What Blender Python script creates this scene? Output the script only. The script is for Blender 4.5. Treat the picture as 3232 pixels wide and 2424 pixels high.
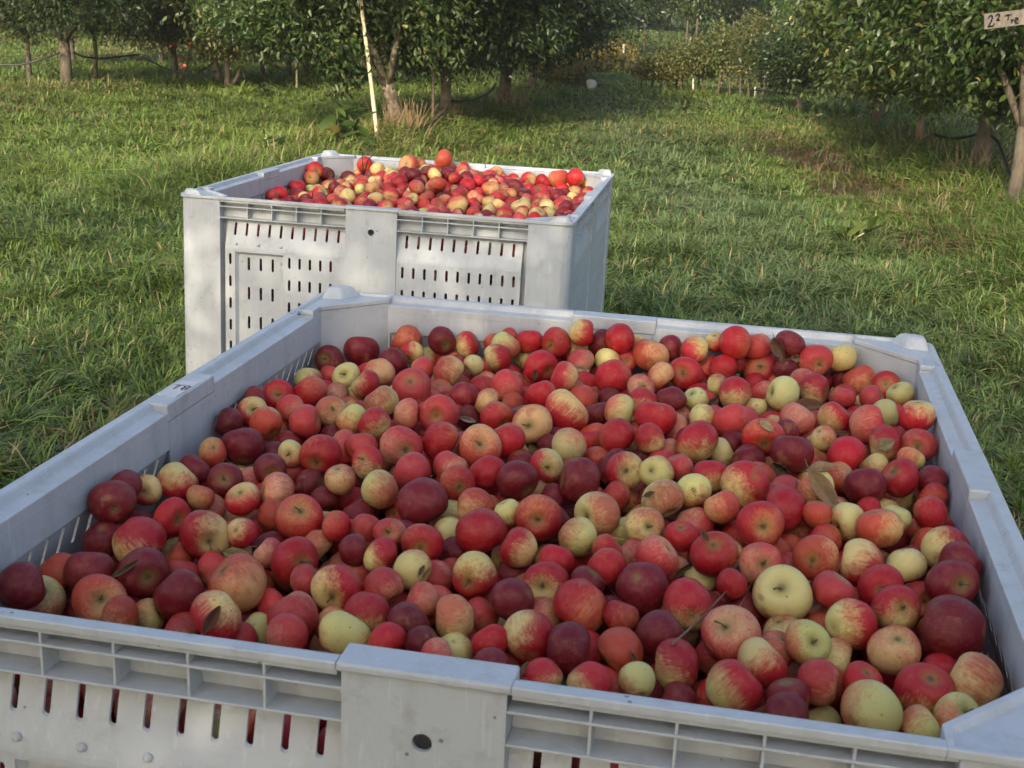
import bpy, bmesh, math, random
import numpy as np
from mathutils import Matrix, Vector

for o in list(bpy.data.objects):
    bpy.data.objects.remove(o, do_unlink=True)
scene = bpy.context.scene
COL = scene.collection

# ------------------------------------------------------------------ camera
F_PX, PITCH, ROLL = 4015.1, 0.2929, 0.0426          # focal length in source pixels (3232 wide)
CAM = np.array([0.0, 0.0, 1.242])
cam_data = bpy.data.cameras.new('camera')
cam_data.sensor_width = 36.0
cam_data.lens = 36.0 * F_PX / 3232.0
cam_data.clip_start, cam_data.clip_end = 0.05, 1000.0
cam_data.dof.use_dof = True
cam_data.dof.focus_distance = 2.4
cam_data.dof.aperture_fstop = 24.0
cam_obj = bpy.data.objects.new('camera', cam_data)
cam_obj.matrix_world = (Matrix.Translation(Vector(CAM)) @ Matrix.Rotation(math.pi / 2 - PITCH, 4, 'X')
                        @ Matrix.Rotation(ROLL, 4, 'Z'))
COL.objects.link(cam_obj)
scene.camera = cam_obj

# ------------------------------------------------------------------ light
SUN_ELEV = math.radians(26)
SUN_AZ = math.radians(198)      # direction the sun stands in, measured clockwise from +Y (behind the camera, to its left)
world = bpy.data.worlds.new('World')
scene.world = world
world.use_nodes = True
wn = world.node_tree
wn.nodes.clear()
sky = wn.nodes.new('ShaderNodeTexSky')
sky.sky_type = 'NISHITA'
sky.sun_disc = False
sky.sun_elevation = SUN_ELEV
sky.sun_rotation = SUN_AZ
sky.air_density = 1.0
sky.dust_density = 4.0
sky.ozone_density = 1.0
bg = wn.nodes.new('ShaderNodeBackground')
bg.inputs['Strength'].default_value = 0.15
wo = wn.nodes.new('ShaderNodeOutputWorld')
wn.links.new(sky.outputs[0], bg.inputs[0])
wn.links.new(bg.outputs[0], wo.inputs[0])
sun_data = bpy.data.lights.new('sun', 'SUN')
sun_data.energy = 2.5
sun_data.angle = math.radians(0.5)
sun_data.color = (1.0, 0.86, 0.66)
sun = bpy.data.objects.new('sun', sun_data)
sd = Vector((math.sin(SUN_AZ) * math.cos(SUN_ELEV), math.cos(SUN_AZ) * math.cos(SUN_ELEV), math.sin(SUN_ELEV)))
sun.rotation_euler = sd.to_track_quat('Z', 'Y').to_euler()
sun.location = sd * 30
COL.objects.link(sun)
scene.view_settings.view_transform = 'Standard'
scene.view_settings.look = 'None'
scene.view_settings.exposure = 1.12
scene.view_settings.gamma = 1.0
scene.cycles.max_bounces = 6
scene.cycles.transparent_max_bounces = 4
scene.cycles.use_denoising = True

# ------------------------------------------------------------------ helpers
def tag(o, label=None, cat=None, group=None, kind=None):
    if label: o['label'] = label
    if cat: o['category'] = cat
    if group: o['group'] = group
    if kind: o['kind'] = kind
    return o

def link(o, parent=None):
    COL.objects.link(o)
    if parent is not None: o.parent = parent
    return o

def empty(name, loc, rot=(0, 0, 0)):
    o = bpy.data.objects.new(name, None)
    o.location = loc
    o.rotation_euler = rot
    o.empty_display_size = 0.1
    return link(o)

class MB:
    """collects faces, builds one mesh object"""
    def __init__(self): self.v = []; self.f = []; self.mi = []
    def add(self, verts, faces, mi=0):
        n = len(self.v); self.v += [tuple(p) for p in verts]
        self.f += [tuple(i + n for i in f) for f in faces]; self.mi += [mi] * len(faces)
    def box(self, a, b, T=None, mi=0):
        (x0, y0, z0), (x1, y1, z1) = a, b
        vs = [(x0, y0, z0), (x1, y0, z0), (x1, y1, z0), (x0, y1, z0), (x0, y0, z1), (x1, y0, z1), (x1, y1, z1), (x0, y1, z1)]
        if T: vs = [T(*p) for p in vs]
        self.add(vs, [(0, 3, 2, 1), (4, 5, 6, 7), (0, 1, 5, 4), (1, 2, 6, 5), (2, 3, 7, 6), (3, 0, 4, 7)], mi)
    def prism(self, poly, z0, z1, T=None):
        n = len(poly)
        vs = [(x, y, z0) for x, y in poly] + [(x, y, z1) for x, y in poly]
        if T: vs = [T(*p) for p in vs]
        self.add(vs, [tuple(range(n))[::-1], tuple(range(n, 2 * n))] + [(i, (i + 1) % n, n + (i + 1) % n, n + i) for i in range(n)])
    def tube(self, pts, rad, seg=8, cap=True):
        pts = [Vector(p) for p in pts]
        if not hasattr(rad, '__len__'): rad = [rad] * len(pts)
        base = len(self.v); up = None
        for i, p in enumerate(pts):
            d = (pts[min(i + 1, len(pts) - 1)] - pts[max(i - 1, 0)])
            d = d.normalized() if d.length > 1e-9 else Vector((0, 0, 1))
            a = Vector((1, 0, 0)) if up is None else up
            u = a - d * a.dot(d)
            if u.length < 1e-3: u = Vector((0, 1, 0)) - d * d.y
            u.normalize(); up = u; w = d.cross(u)
            for k in range(seg):
                t = 2 * math.pi * k / seg
                self.v.append(tuple(p + (u * math.cos(t) + w * math.sin(t)) * rad[i]))
        for i in range(len(pts) - 1):
            for k in range(seg):
                a0 = base + i * seg + k; a1 = base + i * seg + (k + 1) % seg
                self.f.append((a0, a1, a1 + seg, a0 + seg)); self.mi.append(0)
        if cap:
            self.f.append(tuple(base + k for k in range(seg))[::-1]); self.mi.append(0)
            e = base + (len(pts) - 1) * seg
            self.f.append(tuple(e + k for k in range(seg))); self.mi.append(0)
    def build(self, name, mat, parent=None, smooth=False, bevel=0, mats=None, recalc=True):
        me = bpy.data.meshes.new(name)
        me.from_pydata(self.v, [], self.f)
        for m in (mats or [mat]): me.materials.append(m)
        if mats: me.polygons.foreach_set('material_index', self.mi)
        if recalc:
            bm = bmesh.new(); bm.from_mesh(me)
            bmesh.ops.recalc_face_normals(bm, faces=bm.faces); bm.to_mesh(me); bm.free()
        if smooth: me.polygons.foreach_set('use_smooth', [True] * len(me.polygons))
        o = bpy.data.objects.new(name, me); link(o, parent)
        if bevel:
            b = o.modifiers.new('bevel', 'BEVEL'); b.width = bevel; b.segments = 2; b.limit_method = 'ANGLE'; b.angle_limit = 0.6
            b.harden_normals = False
        return o

def fast_mesh(name, verts, faces_flat, sizes, mat, cols=None, smooth=False, extra=None):
    """numpy arrays -> mesh; cols is an Nx4 point attribute named tint"""
    me = bpy.data.meshes.new(name)
    nv, nf = len(verts), len(sizes)
    me.vertices.add(nv); me.vertices.foreach_set('co', np.asarray(verts, np.float32).ravel())
    me.loops.add(len(faces_flat)); me.loops.foreach_set('vertex_index', np.asarray(faces_flat, np.int32))
    me.polygons.add(nf)
    st = np.zeros(nf, np.int32); st[1:] = np.cumsum(sizes)[:-1]
    me.polygons.foreach_set('loop_start', st)
    me.polygons.foreach_set('loop_total', np.asarray(sizes, np.int32))
    if smooth: me.polygons.foreach_set('use_smooth', np.ones(nf, bool))
    me.update(calc_edges=True); me.validate(verbose=False)
    for n_, c_ in ([('tint', cols)] if cols is not None else []) + list((extra or {}).items()):
        a = me.attributes.new(n_, 'FLOAT_COLOR', 'POINT')
        a.data.foreach_set('color', np.asarray(c_, np.float32).ravel())
    me.materials.append(mat)
    return me

def ray(px, py):
    x, y = px - 1616.0, py - 1212.0
    c, s = math.cos(ROLL), math.sin(ROLL)
    u, v = x * c + y * s, -x * s + y * c
    cp, sp = math.cos(PITCH), math.sin(PITCH)
    return np.array([u / F_PX, cp - v / F_PX * sp, -sp - v / F_PX * cp])

def at_z(px, py, z=0.0):
    d = ray(px, py); return CAM + d * ((z - CAM[2]) / d[2])

def at_y(px, py, y):
    d = ray(px, py); return CAM + d * (y / d[1])

_lat = np.random.RandomState(11).rand(256, 256)
def vnoise(x, y, f=1.0, o=0):
    x = np.asarray(x, float) * f + o * 17.3 + 500; y = np.asarray(y, float) * f + o * 5.1 + 500
    xi, yi = np.floor(x).astype(int), np.floor(y).astype(int); fx, fy = x - xi, y - yi
    fx = fx * fx * (3 - 2 * fx); fy = fy * fy * (3 - 2 * fy)
    g = lambda a, b: _lat[a % 256, b % 256]
    return (g(xi, yi) * (1 - fx) + g(xi + 1, yi) * fx) * (1 - fy) + (g(xi, yi + 1) * (1 - fx) + g(xi + 1, yi + 1) * fx) * fy
def fnoise(x, y, f=1.0, o=0):
    return (vnoise(x, y, f, o) + 0.5 * vnoise(x, y, f * 2.1, o + 1) + 0.25 * vnoise(x, y, f * 4.3, o + 2)) / 1.75

# ------------------------------------------------------------------ materials
class N:
    def __init__(self, name):
        self.m = bpy.data.materials.new(name); self.m.use_nodes = True
        self.t = self.m.node_tree; self.b = self.t.nodes['Principled BSDF']; self.o = self.t.nodes['Material Output']
    def n(self, typ, **kw):
        n = self.t.nodes.new(typ)
        for k, v in kw.items():
            if k.startswith('i_'): n.inputs[k[2:].replace('_', ' ')].default_value = v
            else: setattr(n, k, v)
        return n
    def l(self, a, b): self.t.links.new(a, b); return b
    def ramp(self, fac, stops):
        r = self.n('ShaderNodeValToRGB'); e = r.color_ramp.elements
        while len(e) < len(stops): e.new(0.5)
        for el, (p, c) in zip(e, stops): el.position = p; el.color = c if len(c) == 4 else (*c, 1)
        self.l(fac, r.inputs[0]); return r.outputs[0]
    def math(self, op, a, b=None, clamp=False):
        m = self.n('ShaderNodeMath', operation=op, use_clamp=clamp)
        for i, v in enumerate((a, b)):
            if v is None: continue
            if isinstance(v, (int, float)): m.inputs[i].default_value = v
            else: self.l(v, m.inputs[i])
        return m.outputs[0]
    def mix(self, fac, a, b, blend='MIX'):
        m = self.n('ShaderNodeMix', data_type='RGBA', blend_type=blend)
        for s, v in ((0, fac), (6, a), (7, b)):
            if isinstance(v, (int, float)): m.inputs[s].default_value = v
            elif isinstance(v, tuple): m.inputs[s].default_value = v if len(v) == 4 else (*v, 1)
            else: self.l(v, m.inputs[s])
        return m.outputs[2]
    def noise(self, vec, scale, detail=3, rough=0.55):
        n = self.n('ShaderNodeTexNoise'); n.inputs['Scale'].default_value = scale
        n.inputs['Detail'].default_value = detail; n.inputs['Roughness'].default_value = rough
        if vec is not None: self.l(vec, n.inputs['Vector'])
        return n.outputs['Fac']
    def bump(self, h, strength=0.3, dist=0.002):
        b = self.n('ShaderNodeBump'); b.inputs['Strength'].default_value = strength; b.inputs['Distance'].default_value = dist
        self.l(h, b.inputs['Height']); self.l(b.outputs[0], self.b.inputs['Normal'])

def plastic():
    k = N('grey_bin_plastic'); co = k.n('ShaderNodeTexCoord').outputs['Object']
    big = k.noise(co, 5.0, 4, 0.6); fine = k.noise(co, 420.0, 2, 0.7); mid = k.noise(co, 38.0, 4, 0.65)
    col = k.mix(big, (0.37, 0.40, 0.42), (0.47, 0.50, 0.52))
    # scuffs and grime
    grime = k.ramp(mid, [(0.56, (0, 0, 0)), (0.74, (1, 1, 1))])
    col = k.mix(k.math('MULTIPLY', grime, 0.45), col, (0.27, 0.265, 0.235))
    mp = k.n('ShaderNodeMapping'); mp.inputs['Scale'].default_value = (1.0, 1.0, 0.12); mp.inputs['Rotation'].default_value = (0.5, 0.35, 0.2); k.l(co, mp.inputs['Vector'])
    scr = k.ramp(k.noise(mp.outputs[0], 170.0, 3, 0.6), [(0.60, (0, 0, 0)), (0.68, (1, 1, 1))])
    col = k.mix(k.math('MULTIPLY', scr, 0.30), col, (0.60, 0.62, 0.63))
    mp2 = k.n('ShaderNodeMapping'); mp2.inputs['Scale'].default_value = (1.0, 1.0, 0.06); k.l(co, mp2.inputs['Vector'])
    run = k.ramp(k.noise(mp2.outputs[0], 26.0, 4, 0.65), [(0.50, (0, 0, 0)), (0.72, (1, 1, 1))])
    col = k.mix(k.math('MULTIPLY', run, 0.30), col, (0.24, 0.25, 0.225))
    v = k.n('ShaderNodeTexVoronoi'); v.inputs['Scale'].default_value = 34.0; k.l(co, v.inputs['Vector'])
    sp = k.math('LESS_THAN', v.outputs['Distance'], k.math('MULTIPLY', k.noise(co, 9.0, 2), 0.10))
    col = k.mix(k.math('MULTIPLY', sp, 0.75), col, (0.10, 0.085, 0.07))
    k.l(col, k.b.inputs['Base Color'])
    k.l(k.math('ADD', k.math('MULTIPLY', mid, 0.25), 0.36), k.b.inputs['Roughness'])
    k.b.inputs['Specular IOR Level'].default_value = 0.4
    k.b.inputs['Subsurface Weight'].default_value = 0.0
    k.bump(k.math('ADD', fine, k.math('MULTIPLY', mid, 1.5)), 0.35, 0.0006)
    return k.m

def apple_mat():
    k = N('apple_skin')
    at = lambda n: k.n('ShaderNodeAttribute', attribute_name=n)
    lo = at('local'); gr = at('ground_tint'); bl = at('blush_tint')
    sep = k.n('ShaderNodeSeparateColor'); k.l(lo.outputs['Color'], sep.inputs[0])
    # local = unit position (packed 0..1), alpha = blush amount
    vec = k.n('ShaderNodeVectorMath', operation='MULTIPLY'); k.l(lo.outputs['Color'], vec.inputs[0]); vec.inputs[1].default_value = (1, 1, 0.10)
    seed = gr.outputs['Alpha']
    off = k.n('ShaderNodeCombineXYZ'); k.l(k.math('MULTIPLY', seed, 37.0), off.inputs[0]); k.l(k.math('MULTIPLY', seed, 91.0), off.inputs[1]); k.l(k.math('MULTIPLY', seed, 13.0), off.inputs[2])
    va = k.n('ShaderNodeVectorMath', operation='ADD'); k.l(vec.outputs[0], va.inputs[0]); k.l(off.outputs[0], va.inputs[1])
    vb = k.n('ShaderNodeVectorMath', operation='ADD'); k.l(lo.outputs['Color'], vb.inputs[0]); k.l(off.outputs[0], vb.inputs[1])
    streak = k.noise(va.outputs[0], 22.0, 4, 0.65)
    soft = k.noise(vb.outputs[0], 4.0, 3, 0.6)
    fine = k.noise(vb.outputs[0], 60.0, 3, 0.7)
    b = k.math('ADD', lo.outputs['Alpha'], k.math('MULTIPLY', k.math('SUBTRACT', streak, 0.5), 0.95))
    b = k.math('ADD', b, k.math('MULTIPLY', k.math('SUBTRACT', soft, 0.5), 1.05), True)
    bs = k.ramp(b, [(0.08, (0, 0, 0)), (0.36, (0.42, 0.42, 0.42)), (0.78, (1, 1, 1))])
    col = k.mix(bs, gr.outputs['Color'], bl.outputs['Color'])
    # deeper blush in the streaks, pale bloom elsewhere
    deep = k.ramp(streak, [(0.5, (0, 0, 0)), (0.75, (1, 1, 1))])
    col = k.mix(k.math('MULTIPLY', k.math('MULTIPLY', deep, bs), 0.40), col, (0.16, 0.012, 0.014), 'MIX')
    col = k.mix(k.math('MULTIPLY', k.ramp(soft, [(0.45, (0, 0, 0)), (0.8, (1, 1, 1))]), 0.16), col, (0.55, 0.28, 0.14))
    # greenish brown russet in the stem cavity
    cav = bl.outputs['Alpha']
    col = k.mix(k.math('MULTIPLY', cav, k.math('ADD', k.math('MULTIPLY', fine, 0.8), 0.35), True), col, (0.24, 0.19, 0.05))
    core = k.math('MULTIPLY', k.math('SUBTRACT', cav, 0.72, True), 3.2, True)
    col = k.mix(core, col, (0.045, 0.04, 0.012))
    # lenticels, scab spots and bruises
    v = k.n('ShaderNodeTexVoronoi'); v.inputs['Scale'].default_value = 26.0; k.l(vb.outputs[0], v.inputs['Vector'])
    dots = k.math('LESS_THAN', v.outputs['Distance'], 0.11)
    col = k.mix(k.math('MULTIPLY', dots, 0.45), col, (0.60, 0.40, 0.22))
    v2 = k.n('ShaderNodeTexVoronoi'); v2.inputs['Scale'].default_value = 5.5; k.l(vb.outputs[0], v2.inputs['Vector'])
    sc = k.math('LESS_THAN', k.math('ADD', v2.outputs['Distance'], k.math('MULTIPLY', fine, 0.26)), 0.225)
    col = k.mix(k.math('MULTIPLY', sc, 0.8), col, (0.11, 0.05, 0.022))
    br = k.noise(vb.outputs[0], 2.3, 2, 0.5)
    col = k.mix(k.ramp(br, [(0.66, (0, 0, 0)), (0.72, (0.55, 0.55, 0.55))]), col, (0.26, 0.115, 0.045))
    k.l(col, k.b.inputs['Base Color'])
    k.l(k.math('ADD', k.math('MULTIPLY', fine, 0.25), 0.30), k.b.inputs['Roughness'])
    k.b.inputs['Specular IOR Level'].default_value = 0.30
    k.b.inputs['Sheen Weight'].default_value = 0.0
    k.b.inputs['Sheen Roughness'].default_value = 0.5
    k.bump(k.math('ADD', fine, k.math('MULTIPLY', soft, 3.0)), 0.35, 0.0012)
    return k.m

def tint_mat(name, rough=0.55, trans=0.3, spec=0.35, noise_scale=60.0, var=0.35, bump=0.0):
    k = N(name); a = k.n('ShaderNodeAttribute', attribute_name='tint')
    co = k.n('ShaderNodeTexCoord').outputs['Object']
    n = k.noise(co, noise_scale, 3)
    col = k.mix(var, a.outputs['Color'], k.mix(n, (0.35, 0.35, 0.35), (1.55, 1.5, 1.45)), 'MULTIPLY')
    k.l(col, k.b.inputs['Base Color'])
    k.b.inputs['Roughness'].default_value = rough; k.b.inputs['Specular IOR Level'].default_value = spec
    if bump: k.bump(n, bump, 0.003)
    if trans:
        tr = k.n('ShaderNodeBsdfTranslucent'); k.l(k.mix(0.5, col, (1.5, 1.5, 0.5), 'MULTIPLY'), tr.inputs['Color'])
        ms = k.n('ShaderNodeMixShader'); ms.inputs[0].default_value = trans
        k.l(k.b.outputs[0], ms.inputs[1]); k.l(tr.outputs[0], ms.inputs[2]); k.l(ms.outputs[0], k.o.inputs['Surface'])
    return k.m

def bark_mat(name, c0, c1):
    k = N(name); co = k.n('ShaderNodeTexCoord').outputs['Object']
    mp = k.n('ShaderNodeMapping'); mp.inputs['Scale'].default_value = (1, 1, 0.35); k.l(co, mp.inputs['Vector'])
    n = k.noise(mp.outputs[0], 38.0, 5, 0.7); big = k.noise(co, 7.0, 3)
    k.l(k.mix(k.ramp(k.math('ADD', k.math('MULTIPLY', n, 0.6), k.math('MULTIPLY', big, 0.4)), [(0.36, (0, 0, 0)), (0.62, (1, 1, 1))]), c0, c1), k.b.inputs['Base Color'])
    k.b.inputs['Roughness'].default_value = 0.85; k.bump(n, 0.8, 0.008)
    return k.m

def flat_mat(name, c, rough=0.6, var=0.25, scale=40.0, metal=0.0):
    k = N(name); co = k.n('ShaderNodeTexCoord').outputs['Object']; n = k.noise(co, scale, 4)
    k.l(k.mix(n, tuple(x * (1 - var) for x in c), tuple(min(1, x * (1 + var)) for x in c)), k.b.inputs['Base Color'])
    k.b.inputs['Roughness'].default_value = rough; k.bump(n, 0.3, 0.001)
    return k.m

def ground_mat():
    k = N('orchard_soil'); co = k.n('ShaderNodeTexCoord').outputs['Object']
    a = k.n('ShaderNodeAttribute', attribute_name='tint')
    n1 = k.noise(co, 1.3, 5, 0.6); n2 = k.noise(co, 24.0, 6, 0.75); n3 = k.noise(co, 110.0, 3, 0.7)
    soil = k.mix(n2, (0.035, 0.026, 0.014), (0.085, 0.062, 0.034))
    thatch = k.mix(n3, (0.028, 0.048, 0.010), (0.13, 0.145, 0.045))
    m = k.ramp(k.math('ADD', k.math('MULTIPLY', n1, 0.5), k.math('MULTIPLY', n2, 0.5)), [(0.38, (0, 0, 0)), (0.58, (1, 1, 1))])
    col = k.mix(m, soil, thatch)
    far = k.mix(n3, (0.05, 0.085, 0.018), (0.12, 0.15, 0.04))
    sp = k.n('ShaderNodeSeparateColor'); k.l(a.outputs['Color'], sp.inputs[0])
    col = k.mix(sp.outputs[1], col, far)
    col = k.mix(sp.outputs[0], col, k.mix(n2, (0.05, 0.028, 0.014), (0.15, 0.085, 0.04)))
    k.l(col, k.b.inputs['Base Color']); k.b.inputs['Roughness'].default_value = 0.9
    k.bump(k.math('ADD', n2, n3), 1.0, 0.03)
    return k.m

M = {}
M['plastic'] = plastic()
M['apple'] = apple_mat()
M['grass'] = tint_mat('grass_blades', 0.5, 0.25, 0.4, 3.0, 0.3)
M['leaf'] = tint_mat('orchard_leaves', 0.42, 0.22, 0.5, 9.0, 0.4)
M['wood_leaf'] = tint_mat('forest_leaves', 0.7, 0.1, 0.2, 0.8, 0.5)
M['dry_leaf'] = tint_mat('dry_leaves', 0.8, 0.08, 0.15, 140.0, 0.6, 0.5)
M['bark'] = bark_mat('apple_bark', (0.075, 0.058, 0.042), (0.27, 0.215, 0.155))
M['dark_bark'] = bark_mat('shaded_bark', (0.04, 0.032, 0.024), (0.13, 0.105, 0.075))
M['ground'] = ground_mat()
M['stem'] = flat_mat('apple_stalk', (0.13, 0.075, 0.03), 0.8)
M['calyx'] = flat_mat('apple_calyx', (0.07, 0.06, 0.022), 0.9)
M['bamboo'] = flat_mat('pale_stake_wood', (0.55, 0.48, 0.30), 0.6, 0.15, 18)
M['stake'] = flat_mat('weathered_stake', (0.10, 0.075, 0.05), 0.8)
M['white_paint'] = flat_mat('white_tree_guard', (0.72, 0.70, 0.64), 0.6, 0.1)
M['hose'] = flat_mat('black_hose', (0.02, 0.021, 0.02), 0.45)
M['twig'] = flat_mat('dead_twig', (0.16, 0.115, 0.07), 0.85)
M['straw'] = flat_mat('straw', (0.30, 0.20, 0.11), 0.7)
M['board'] = bark_mat('sign_board', (0.08, 0.07, 0.062), (0.17, 0.148, 0.128))
M['ink'] = flat_mat('black_marker', (0.012, 0.011, 0.01), 0.6)
M['paper'] = flat_mat('sticker_paper', (0.52, 0.51, 0.52), 0.6, 0.05)
M['white_stuff'] = flat_mat('white_sack', (0.42, 0.43, 0.42), 0.6, 0.2, 30)

# ------------------------------------------------------------------ ground
FAR_BIN = dict(loc=(-0.2702, 3.657, 0.7331), yaw=-0.1482, ax=-0.0222, ay=0.0083)
NEAR_BIN = dict(loc=(0.0538, 1.4306, 0.76), yaw=-0.1864, ax=0.0, ay=0.0)

def gh(x, y):
    x = np.asarray(x, float); y = np.asarray(y, float)
    t = np.clip((y - 2.0) / 1.2, 0, 1); t = t * t * (3 - 2 * t)
    h = -0.03 * t + (fnoise(x, y, 0.55, 3) - 0.5) * 0.05 * np.clip((y - 4.5) / 2, 0, 1)
    h += 0.10 * np.clip((y - 22) / 10, 0, 1) * (fnoise(x, y, 0.12, 9) - 0.35)
    return h

# earthy patches along the right-hand row: (x, y, rx, ry, strength)
_p = [at_z(2560, 500), at_z(2700, 590), at_z(2950, 790), at_z(2450, 450)]
DIRT = [(_p[0][0], _p[0][1], 0.45, 1.3, 1.0), (_p[1][0], _p[1][1], 0.45, 0.9, 0.9), (_p[2][0], _p[2][1], 0.45, 0.5, 0.8), (_p[3][0], _p[3][1], 0.3, 1.0, 0.6),
        (-0.98, 3.35, 0.30, 0.35, 0.6), (1.2, 3.0, 0.25, 0.5, 0.5)]
def dirt(x, y):
    x = np.asarray(x, float); y = np.asarray(y, float); r = np.zeros_like(x)
    w = (fnoise(x, y, 2.2, 5) - 0.5) * 1.6
    for cx, cy, rx, ry, s in DIRT:
        d = ((x - cx) / rx) ** 2 + ((y - cy) / ry) ** 2
        r = np.maximum(r, s * np.clip(1.25 - d + w, 0, 1))
    return r

def make_ground():
    xs = np.concatenate([np.linspace(-150, -16, 24), np.linspace(-15, 15, 151), np.linspace(16, 150, 24)])
    ys = np.concatenate([np.linspace(-60, -7, 14), np.linspace(-6, 30, 181), np.linspace(32, 260, 58)])
    X, Y = np.meshgrid(xs, ys); Z = gh(X, Y)
    V = np.stack([X, Y, Z], -1).reshape(-1, 3); nx, ny = len(xs), len(ys)
    i = np.arange((ny - 1) * (nx - 1)); r, c = i // (nx - 1), i % (nx - 1); a = r * nx + c
    F = np.stack([a, a + 1, a + nx + 1, a + nx], -1)
    cols = np.ones((len(V), 4)); cols[:, 0] = dirt(V[:, 0], V[:, 1]); cols[:, 1] = np.clip((V[:, 1] - 20) / 15, 0, 1); cols[:, 2] = 0
    me = fast_mesh('ground', V, F.ravel(), np.full(len(F), 4), M['ground'], cols, True)
    o = link(bpy.data.objects.new('ground', me)); tag(o, kind='structure')
make_ground()

# ------------------------------------------------------------------ the bins
W2, L2 = 0.495, 0.600
def side_T(k):
    c, s = [(1, 0), (0, 1), (-1, 0), (0, -1)][k]
    H = [W2, L2, W2, L2][k]; off = [L2, W2, L2, W2][k]
    def T(a, d, z):
        x, y = a, -off + d
        return (x * c - y * s, x * s + y * c, z)
    return T, H

def plate(outline, holes, thick):
    cu = bpy.data.curves.new('tmp', 'CURVE'); cu.dimensions = '2D'; cu.fill_mode = 'BOTH'; cu.extrude = thick / 2
    for loop in [outline] + holes:
        sp = cu.splines.new('POLY'); sp.points.add(len(loop) - 1); sp.use_cyclic_u = True
        for p, (x, y) in zip(sp.points, loop): p.co = (x, y, 0, 1)
    o = bpy.data.objects.new('tmp', cu); COL.objects.link(o)
    dg = bpy.context.evaluated_depsgraph_get(); dg.update()
    me = bpy.data.meshes.new_from_object(o.evaluated_get(dg), depsgraph=dg)
    vs = [tuple(v.co) for v in me.vertices]; fs = [tuple(p.vertices) for p in me.polygons]
    bpy.data.objects.remove(o); bpy.data.curves.remove(cu); bpy.data.meshes.remove(me)
    return vs, fs

def slot(cx, y0, y1, w=0.0065):
    r = w / 2; pts = []
    for i in range(7): t = math.pi * i / 6; pts.append((cx + r * math.cos(t), y1 - r + r * math.sin(t)))
    for i in range(7): t = math.pi + math.pi * i / 6; pts.append((cx + r * math.cos(t), y0 + r + r * math.sin(t)))
    return pts

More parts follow.
